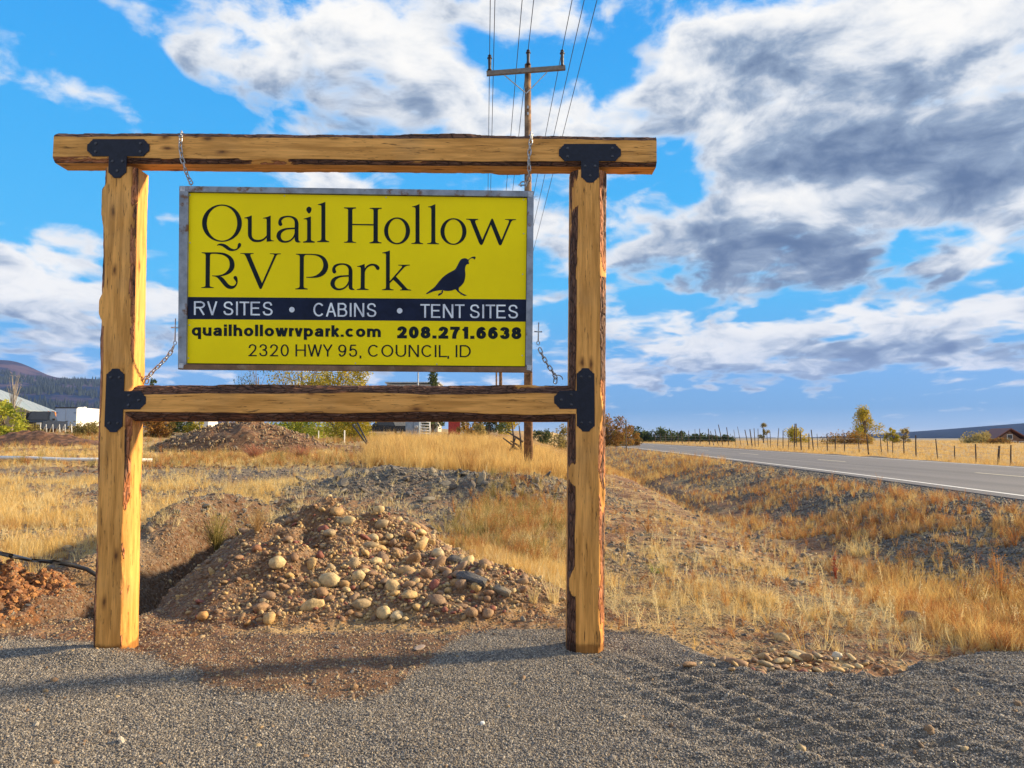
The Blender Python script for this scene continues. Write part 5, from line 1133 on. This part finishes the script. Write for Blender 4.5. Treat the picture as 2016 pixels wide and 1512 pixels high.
# far woods
def woods(name, hv, n, count, seed, zlo, zhi, size, label):
    r = random.Random(seed); pts = []
    while len(pts) < count:
        v = r.choice(hv[:n*60]); 
        if not (zlo < v[2] < zhi): continue
        f = mnoise.fractal(Vector((v[0]*.0045, v[1]*.003, v[2]*.02)), 1, 2, 4)
        if f < .02+.5*(v[2]/zhi)**3: continue
        pts.append((v[0]+r.uniform(-9, 9), v[1]+r.uniform(-9, 9), v[2]-1))
    m_ = len(pts); mb = MB(); k = 6
    vs = [(0, 0, 1)]+[(.22*math.cos(2*math.pi*i/k), .22*math.sin(2*math.pi*i/k), 0.0) for i in range(k)]
    me = mesh('far_tree', vs, [(0, 1+i, 1+(i+1) % k) for i in range(k)]); me.materials.append(material('far_conifer', (.014, .026, .028), 1.))
    s = np.array([size*r.uniform(.6, 1.3) for _ in range(m_)])
    return scatter(name, pts, np.zeros((m_, 3)), np.stack([s, s, s], 1), [me], label)
woods('mountain_woods', hv, hn, 8000, 4, 12, 250, 17, 'scattered dark conifers over the slopes of the mountain')
# soil heap behind the crossbar
def heap(name, px, pyb, pyt, pxw, Y, mt, label, cat, seed, depth=.7):
    a = at(px, pyb, Y); gz = Hs(a.x, Y); h = at(px, pyt, Y).z-gz; wd = pxw/FPX*Y/2; vs = []; fs = []; n = 56
    for j in range(n+1):
        for i in range(n+1):
            x = (i/n*2-1)*wd; y = (j/n*2-1)*wd*depth; rr_ = math.sqrt((x/wd)**2+(y/(wd*depth))**2)
            nz = mnoise.fractal(Vector((x*.9, y*.9, seed)), 1, 2, 5)
            vs.append((x, y, h*max(0, 1-rr_**1.5)*(1+.3*nz)+.10*nz*(1-min(1, rr_))-.06))
    for j in range(n):
        for i in range(n): o = j*(n+1)+i; fs.append((o, o+1, o+n+2, o+n+1))
    o = link(name, mesh(name, vs, fs, False), mt, None, (a.x, Y, gz)); return tag(o, label, cat)
M_heap = material('heap_soil', (.125, .062, .030), .95, var=.5, vscale=5, bump=.8, bscale=9, col2=(.24, .16, .09), c2scale=6, c2=(.52, .62))
hz = heap('soil_heap', 478, 885, 826, 370, 31, M_heap, 'wide heap of dark soil and rubble behind the lower crossbar', 'soil heap', 3)
heap('soil_bank', 60, 882, 848, 330, 36, material('bank_soil', (.16, .075, .04), .95, var=.5, vscale=4, bump=.8, bscale=9, col2=(.07, .035, .02), c2scale=3), 'low bank of reddish brown soil in front of the barn', 'soil bank', 5, .4)
r_ = np.random.RandomState(9); m_ = 2600; xx = r_.uniform(-4, 4, m_); yy_ = r_.uniform(-2.6, .6, m_)
a = at(478, 885, 31); wd = 370/FPX*31/2; hh = at(478, 826, 31).z-Hs(a.x, 31); rrn = np.sqrt((xx/wd)**2+(yy_/(wd*.7))**2); k_ = (rrn < 1) & (r_.uniform(0, 1, m_) < .45)
xx, yy_, rrn = xx[k_], yy_[k_], rrn[k_]; s = .032*np.exp(r_.normal(0, .4, len(xx)))
scatter('heap_rubble', np.stack([a.x+xx, 31+yy_, Hs(a.x, 31)+hh*(1-rrn**1.5)*.98-.0], 1), r_.uniform(0, 6, (len(xx), 3)), np.stack([s*1.3, s, s], 1), pebs, 'rubble on the dark soil heap')

# ------------------------------------------------------------------ buildings and things in the distance
M_metal_roof = material('corrugated_roof', (.34, .37, .38), .5, .3, var=.15, vscale=1.5, col2=(.30, .36, .36), c2scale=1.2)
M_shade_roof = material('barn_shade_shed_roof', (.035, .032, .028), .9)  # near-black stands in for shade inside the open barn; also the shed roof
M_orangew = material('orange_boards', (.55, .17, .02), .8, var=.3, vscale=2)
barn = empty('barn', at(50, 845, 58), 'low barn at the far left with a pale metal roof and orange doors', 'barn')
def part_poly(name, mt, parent, pts, th=Vector((0, .15, -.12))):
    bl = parent.location; P = [Vector(p)-bl for p in pts]; n = len(P); mb = MB()
    mb.add(P+[p+th for p in P], [tuple(range(n)), tuple(range(2*n-1, n-1, -1))]+[(i, i+n, (i+1) % n+n, (i+1) % n) for i in range(n)]); return mb.obj(name, mt, parent)
eA, eB, eC = at(-60, 761, 50), at(56, 807.5, 62), at(109, 811, 70); rA, rB, rC = at(-60, 744, 58), at(21, 775, 66), at(109.5, 809, 74)
for (p0, p1, q0, q1) in ((eA, eB, rA, rB), (eB, eC, rB, rC)):
    k = 7
    for i in range(k):
        a0, a1 = p0.lerp(p1, i/k), p0.lerp(p1, (i+.97)/k); b0, b1 = q0.lerp(q1, i/k), q0.lerp(q1, (i+.97)/k)
        part_poly('roof_sheet', M_metal_roof, barn, [a0, a1, b1, b0], Vector((0, .1, -.08+.02*(i % 2))))
gl = Vector((0, 0, -3.2))
part_poly('wall', M_shade_roof, barn, [eA+Vector((0, .3, -.1)), eB+Vector((0, .3, -.1)), at(56, 850, 62.3), at(-60, 860, 50.3)])  # dark sheet standing in for the shade of the barn's open side
for x0, x1 in ((52.5, 60), (60.5, 66), (94, 101), (101.5, 108.5)):
    part_poly('door_board', M_orangew, barn, [at(x0, 809, 63.5), at(x1, 810.5, 63.6), at(x1, 848, 63.6), at(x0, 848, 63.5)])
part_poly('back_wall', M_shade_roof, barn, [at(66, 809, 66), at(94, 810, 66), at(94, 848, 66), at(66, 848, 66)])
M_white = material('white_paint', (.78, .78, .76), .5, var=.06)
M_bluew = material('grey_blue_paint', (.33, .43, .60), .5, var=.05)
M_dark = material('dark_trim', (.03, .03, .035), .6)
M_red = material('red_paint', (.38, .03, .02), .6)
M_tire = material('tyre_rubber', (.02, .02, .02), .9)
M_glass = material('dark_glass', (.03, .035, .045), .3)
def rbox(mb, c, d, bev=.1):
    x, y, z = d[0]/2, d[1]/2, d[2]/2; c = Vector(c); b_ = bev
    prof = [(-x+b_, -z), (x-b_, -z), (x, -z+b_), (x, z-b_), (x-b_, z), (-x+b_, z), (-x, z-b_), (-x, -z+b_)]
    n = 8; vs = [(c.x+px*k, c.y+yy, c.z+pz*k) for yy, k in ((-y, .97), (-y+b_*.6, 1), (y-b_*.6, 1), (y, .97)) for px, pz in prof]
    fs = [tuple(range(n))]+[(j*n+i, (j+1)*n+i, (j+1)*n+(i+1) % n, j*n+(i+1) % n) for j in range(3) for i in range(n)]+[tuple(3*n+i for i in range(n))[::-1]]
    return mb.add(vs, fs)
def wheel(parent, x, y, r=.36, w=.22):
    o = MB().tube([(x-w/2, y, r), (x-w/2+.03, y, r), (x+w/2-.03, y, r), (x+w/2, y, r)], [r*.9, r, r, r*.9], 18).obj('wheel', M_tire, parent, False)
    MB().tube([(x-w/2-.01, y, r), (x+w/2+.01, y, r)], r*.5, 12).obj('rim', M_galv, o)
a = at(129, 846, 80); gz = Hs(a.x, 80)
trl = empty('cargo_trailer', (a.x, 80, gz), 'white enclosed cargo trailer with grey blue rear doors beside the barn', 'trailer', rz=R(3))
rbox(MB(), (0, 2.8, 1.45), (2.3, 5.6, 2.1), .12).obj('body', M_white, trl)
for sx in (-1, 1):
    d_ = MB().box((sx*.56, -.03, 1.45), (1.06, .05, 1.85)).obj('door', M_bluew, trl)
    for z in (1.0, 1.9): MB().box((sx*.95, -.07, z), (.24, .03, .05)).obj('hinge', M_dark, d_)
MB().box((.12, -.08, 1.0), (.3, .04, .05)).obj('latch', M_dark, trl)
MB().box((0, -.02, 2.46), (2.34, .14, .12)).obj('roof_edge', M_dark, trl); MB().box((.2, 3.0, 2.58), (.5, .5, .16)).obj('roof_vent', M_white, trl)
for sx in (-1, 1): wheel(trl, sx*1.05, 2.4); wheel(trl, sx*1.05, 3.3)
MB().box((0, 2.8, .42), (2.0, 5.4, .12)).obj('chassis', M_dark, trl)
def car(px, py, Y, rz, L, Wd, Hh, paint, label, cat, cab=(.25, .7), pick=False, name='parked_car'):
    a = at(px, py, Y); e = empty(name, (a.x, Y, Hs(a.x, Y)), label, cat, rz=rz)
    hb = Hh*.56; mb = MB()
    prof = [(-L/2, .32), (-L/2, hb*.82), (-L/2+.15, hb), (L/2-1.0, hb), (L/2-.1, hb*.88), (L/2, hb*.6), (L/2, .32)]
    n = len(prof); ring = lambda x, k: [(x, y*k, z) for y, z in prof]
    vs = ring(-Wd/2, .985)+ring(-Wd/2+.1, 1)+ring(Wd/2-.1, 1)+ring(Wd/2, .985); fs = [tuple(range(n))[::-1], tuple(3*n+i for i in range(n))]+[(j*n+i, j*n+(i+1) % n, (j+1)*n+(i+1) % n, (j+1)*n+i) for j in range(3) for i in range(n)]
    mb.add(vs, fs).obj('body', paint, e)
    y0, y1 = -L/2+L*cab[0], -L/2+L*cab[1]; z0, z1 = hb, Hh; iw = Wd/2-.08; tw = Wd/2-.25
    cv = [(-iw, y0, z0), (iw, y0, z0), (iw, y1, z0), (-iw, y1, z0), (-tw, y0+.35, z1), (tw, y0+.35, z1), (tw, y1-.65, z1), (-tw, y1-.65, z1)]
    MB().add(cv, [(0, 1, 5, 4), (1, 2, 6, 5), (2, 3, 7, 6), (3, 0, 4, 7), (4, 5, 6, 7)]).obj('cabin', paint, e)
    def pane(i, j, k, l, s=.84):
        P = [Vector(cv[q_]) for q_ in (i, j, k, l)]; c_ = sum(P, Vector())/4; nn = (P[1]-P[0]).cross(P[2]-P[1]).normalized()*.012
        P = [c_+(p-c_)*s for p in P]; MB().add([p+nn for p in P]+[p-nn for p in P], [(0, 1, 2, 3), (7, 6, 5, 4), (0, 4, 5, 1), (1, 5, 6, 2), (2, 6, 7, 3), (3, 7, 4, 0)]).obj('window', M_glass, e)
    pane(0, 1, 5, 4); pane(1, 2, 6, 5); pane(2, 3, 7, 6); pane(3, 0, 4, 7)
    for sx in (-1, 1):
        MB().box((sx*(Wd/2-.25), L/2, hb*.72), (.34, .05, .16)).obj('headlight', M_white, e); MB().box((sx*(Wd/2-.15), -L/2, hb*.8), (.18, .05, .25)).obj('tail_light', M_red, e)
        for sy in (-1, 1): wheel(e, sx*(Wd/2-.12), sy*(L/2-.85))
        MB().box((sx*(Wd/2+.1), y1-.5, z0+.1), (.2, .12, .16)).obj('mirror', M_dark, e)
    MB().box((0, L/2+.02, .48), (Wd*.9, .12, .2)).obj('bumper', M_dark, e); MB().box((0, -L/2-.02, .5), (Wd*.9, .12, .2)).obj('bumper', M_galv, e)
    return e
M_blackp = material('black_car_paint', (.012, .014, .020), .25)
M_silverp = material('silver_car_paint', (.45, .46, .48), .3, .4)
car(83, 848, 62, R(190), 5.0, 2.0, 1.75, M_blackp, 'black pickup truck parked between the barn and the white trailer', 'pickup truck', (.38, .72), name='pickup_truck')
car(752, 850, 66, R(100), 4.6, 1.8, 1.45, M_blackp, 'dark car glimpsed under the crossbar right of the yellow shrubs', 'car')
# folded silver pipe rack
e = empty('pipe_rack', at(110, 855, 46), 'row of bright zigzag metal legs lying in the weeds in front of the trailer', 'metal rack')
for i, (x0, x1, x2) in enumerate(((76, 80, 85), (84, 91, 97), (97, 104, 110), (110, 117, 123), (121, 128, 134), (133, 141, 146))):
    P = [at(x0, 850, 46+i*.1), at(x1, 836, 46+i*.1), at(x2-5, 851, 46+i*.1)]; child_tube(e, 'zigzag_leg', P, .035, 6, M_white)
# pipes
def longtube(name, pxs, r, mt, label, cat, lift=.0, n=8):
    pts = [gp(*p)+Vector((0, 0, r+lift)) for p in pxs]; return tag(MB().tube(pts, r, n).obj(name, mt, smooth=True), label, cat)
longtube('white_pipe', [(-30, 908), (60, 909), (130, 911), (200, 913), (300, 914)], .055, M_white, 'long white pipe lying across the field behind the left post', 'pipe', .06)
M_hose = material('black_hose', (.018, .018, .02), .45)
longtube('black_hose', [(-20, 1119), (20, 1124), (60, 1129), (100, 1134), (140, 1140), (170, 1150), (200, 1166)], .019, M_hose, 'black plastic hose lying on the grass left of the left post', 'hose', .11)
# crossed poles, stakes, dead sticks
e = empty('leaning_pipes', at(708, 880, 30), 'two thin black pipes leaning parallel beside the yellow green shrub', 'pipes')
child_tube(e, 'pipe', [at(694, 836, 30), at(722, 874, 29.5)], .035, 6, M_dark); child_tube(e, 'pipe', [at(704, 833, 30.2), at(724, 872, 29.7)], .035, 6, M_dark)
for px, p0, p1, lb in ((627, 848, 864, 'short white stake left of two beside the dark soil heap'), (678, 847, 872, 'taller white stake right of two beside the dark soil heap')):
    a = gp(px, p1); b_ = at(px, p0, a.y); tag(MB().tube([(a.x, a.y, a.z-.1), (a.x, a.y, b_.z)], .035, 6).obj('survey_stake', M_white), lb, 'stake')
M_dead = material('dead_wood', (.09, .07, .055), .9)
e = empty('dead_branches', gp(1020, 905), 'tangle of dead grey branches left of the utility pole base', 'branches')
for a0, a1 in (((1008, 832), (1012, 885)), ((1022, 838), (1026, 892)), ((998, 850), (1030, 870)), ((1015, 862), (1004, 888)), ((1005, 868), (1024, 880)), ((990, 862), (1020, 886))):
    child_tube(e, 'branch', [at(*a0, 27), at((a0[0]+a1[0])/2+1, (a0[1]+a1[1])/2, 27), at(*a1, 27)], [.02, .035, .045], 6, M_dead)
# meter box, slatted fence panel, red shed, long building
M_gbox = material('grey_enamel', (.22, .29, .38), .5)
a = at(811, 858, 40); gz = Hs(a.x, 40)
e = empty('meter_box', (a.x, 40, gz), 'grey blue electric meter cabinet under the crossbar left of the tall pole', 'electric cabinet')
hh = at(811, 822, 40).z-gz
MB().box((-.12, 0, hh/2-.1), (.42, .3, hh+.2)).obj('cabinet', M_gbox, e); MB().box((.25, .0, hh/2-.1), (.30, .26, hh*.9+.2)).obj('meter_housing', M_gbox, e)
MB().tube([(.25, -.13, hh*.60), (.25, -.20, hh*.60), (.25, -.22, hh*.60)], [.10, .10, .07], 16).obj('meter', M_galv, e); MB().box((-.12, -.16, hh*.55), (.30, .02, hh*.5)).obj('door', M_gbox, e)
e = empty('slat_gate', at(838, 858, 44), 'white slatted gate right of the grey meter cabinet', 'gate')
for k in range(5):
    p, q_ = at(828, 831+k*5.5, 44), at(846, 831.5+k*5.5, 44); child_tube(e, 'slat', [p, q_], .035, 5, M_white)
for px in (828, 846): child_tube(e, 'post', [at(px, 826, 44), at(px, 862, 44)], .04, 6, M_white)
a = at(895, 856, 70); gz = Hs(a.x, 70); e = empty('red_shed', (a.x, 70, gz), 'small bright red shed with white trim under the crossbar', 'shed')
hh = at(895, 815, 70).z-gz
MB().box((0, 0, hh/2), (1.1, 1.2, hh)).obj('wall', M_red, e); MB().box((.75, .1, hh/2), (.40, 1.2, hh*.96)).obj('door', M_white, e); MB().prism([(-.8, hh), (1.1, hh), (.15, hh+.5)], -.75, .75).obj('roof', M_shade_roof, e)
a = at(812, 850, 95); gz = Hs(a.x, 95); e = empty('long_building', (a.x, 95, gz), 'long low building with a grey flat roof glimpsed above and below the crossbar', 'building')
hh = at(812, 754, 95).z-gz; hh = hh
MB().box((0, 2, hh/2-.1), (6.6, 5, hh-.2)).obj('wall', material('cream_siding', (.42, .40, .36), .8), e); MB().box((0, 2, hh+.02), (7.0, 5.4, .16)).obj('roof', M_galv, e)
for x in (-2.2, 0, 2.2): w_o = MB().box((x, -.53, hh*.35), (1.2, .08, 1.3)).obj('window', M_white, e); MB().box((x, -.58, hh*.35), (1.0, .04, 1.1)).obj('pane', M_glass, w_o)
a = gp(822, 868); b_ = at(822, 733, a.y); tag(MB().tube([(a.x, a.y, a.z-.2), (a.x, a.y, b_.z)], .05, 8).obj('flag_pole', M_galv, smooth=True), 'thin grey metal pole showing between sign and crossbar left of the conifer', 'pole')
a = at(390, 850, 75); gz = Hs(a.x, 75); e = empty('white_shed', (a.x, 75, gz), 'small white shed glimpsed behind shrubs right of the left post', 'shed')
MB().box((0, 0, 1.1), (3, 2.4, 2.2)).obj('wall', M_white, e); MB().prism([(-1.7, 2.2), (1.7, 2.2), (0, 3.0)], -1.4, 1.4).obj('roof', M_galv, e)
# house at the right edge
M_log = material('brown_logs', (.20, .105, .06), .8, var=.3, vscale=2); M_rroof = material('red_metal_roof', (.20, .075, .05), .55, var=.1)
a = at(2000, 886, 120); gz = Hs(a.x, 120); e = empty('house', (a.x, 120, gz), 'brown log house with a red gable roof at the right edge', 'house')
S = 120/FPX; hz_ = lambda py: at(2000, py, 120).z-gz
MB().prism([(-38*S, -.5), (60*S, -.5), (60*S, hz_(864)), (10.*S, hz_(864)), (-11*S, hz_(849)), (-36*S, hz_(865))], 0, 4).obj('wall', M_log, e)
for (x0, z0), (x1, z1) in (((-50*S, hz_(869)), (-11*S, hz_(844.5))), ((-11*S, hz_(844.5)), (34*S, hz_(871)))):
    d = Vector((x1-x0, 0, z1-z0)).normalized(); nn = Vector((-d.z, 0, d.x))*.14
    MB().prism([(x0, z0), (x1, z1), (x1+nn.x, z1+nn.z), (x0+nn.x, z0+nn.z)], -.5, 4.4).obj('roof', M_rroof, e)
for x, zz in ((-22*S, hz_(873)), (-4*S, hz_(873)), (12*S, hz_(874)), (-11*S, hz_(860))):
    w_o = MB().box((x, -.03, zz), (.9, .08, .8)).obj('window', M_white, e); MB().box((x, -.08, zz), (.75, .04, .65)).obj('pane', M_glass, w_o)
# ------------------------------------------------------------------ wire fence across the highway
M_post = material('weathered_post', (.075, .055, .040), .9, var=.4, vscale=6)
fe = empty('wire_fence', (26, 45, 0), 'old wire fence with crooked dark posts along the far side of the highway', 'fence')
FP = [(2012, 941, 893, 40, .045), (1991, 876, 919, 42, .04), (1967, 878, 916, 43, .06), (1922, 874, 912, 45, .04), (1880, 880, 906, 47, .035), (1845, 864, 905, 48, .035), (1804, 857, 903, 50, .045), (1780, 857, 898, 52, .04), (1758, 869, 898, 53, .03), (1748, 854, 897, 54, .03), (1735, 859, 896, 54, .03), (1709, 856, 895, 55, .05), (1691, 858, 892, 57, .03), (1663, 852, 891, 58, .04), (1645, 859, 891, 59, .04), (1629, 854, 888, 60, .045), (1610, 854, 887, 62, .025), (1600, 846, 886, 62, .045), (1593, 854, 887, 63, .045), (1577, 849, 886, 64, .055), (1565, 834, 886, 64, .05), (1553, 855, 881, 68, .03), (1542, 847, 881, 68, .04), (1532, 843, 877, 72, .035), (1517, 850, 875, 74, .03), (1511, 853, 877, 76, .03), (1493, 844, 874, 78, .035), (1486, 843, 873, 78, .04), (1479, 845, 873, 80, .06), (1470, 846, 873, 82, .05), (1456, 840, 871, 84, .03), (1447, 846, 871, 86, .025), (1433, 841, 869, 88, .05), (1419, 836, 866, 92, .055), (1411, 845, 868, 92, .05), (1402, 849, 869, 94, .05), (1396, 844, 869, 95, .06), (1378, 844, 869, 98, .055), (1369, 845, 868, 100, .035), (1356, 848, 870, 104, .05), (1342, 848, 871, 108, .06), (1335, 848, 870, 110, .05), (1322, 850, 869, 116, .05), (1310, 852, 869, 122, .06), (1300, 853, 869, 128, .06), (1290, 854, 869, 134, .06)]
tops = []
for i, (px, pt, pb, Y, rad) in enumerate(FP):
    if i == 0: continue
    r = random.Random(i); a = at(px, pb, Y); gz = Hs(a.x, Y); tz = at(px, pt, Y); lean = r.gauss(0, .05)
    if 28 <= i <= 35: lean -= .14
    h = max(.9, tz.z-gz)
    MB().tube([(a.x-26-lean*h*.5, Y-45, gz-.15), (a.x-26, Y-45, gz+h*.5), (a.x-26+lean*h*.5, Y-45, gz+h)], [rad*1.05, rad, rad*.85], 7).obj('post', M_post, fe)
    tops.append((a.x-26, Y-45, gz, h))
for fr_ in (.28, .55, .85):
    MB().tube([(x, y, g_+min(h, 1.25)*fr_) for x, y, g_, h in tops], .009, 4, cap=False).obj('wire', M_galv, fe)
# roadside marker posts
for px, pt, pb, Y, lb in ((1233, 828, 885, 56, 'thin dark marker post standing alone beside the highway right of the right post'), (1193, 842, 872, 100, 'far marker post beside the highway close to the right post'), (1568, 834, 852, 80, 'tall thin post rising above the fence line')):
    a = at(px, pb, Y); tz = at(px, pt, Y).z; gz = Hs(a.x, Y); tag(MB().tube([(a.x, Y, gz-.2), (a.x, Y, tz)], .045, 6).obj('marker_post', M_post), lb, 'marker post')
# small litter on the drive
a = gp(950, 1428); tag(MB().tube([(a.x, a.y, a.z+.004), (a.x, a.y, a.z+.012), (a.x, a.y, a.z+.015)], [.011, .011, .008], 14).obj('bottle_cap', M_white), 'tiny pale blue bottle cap lying on the gravel', 'bottle cap')
# ------------------------------------------------------------------ air
HAZE = .00008
hzv = bpy.data.materials.new('haze_air'); hzv.use_nodes = True; t = NT(hzv.node_tree); t.n.clear()
pvn = t.node('ShaderNodeVolumePrincipled', {'Color': (.34, .52, 1, 1), 'Density': HAZE, 'Anisotropy': 0.0}); t.l.new(pvn.outputs[0], t.node('ShaderNodeOutputMaterial').inputs[1])
if HAZE: tag(MB().box((0, 3400, 290), (10400, 7000, 640)).obj('haze', hzv), kind='stuff')
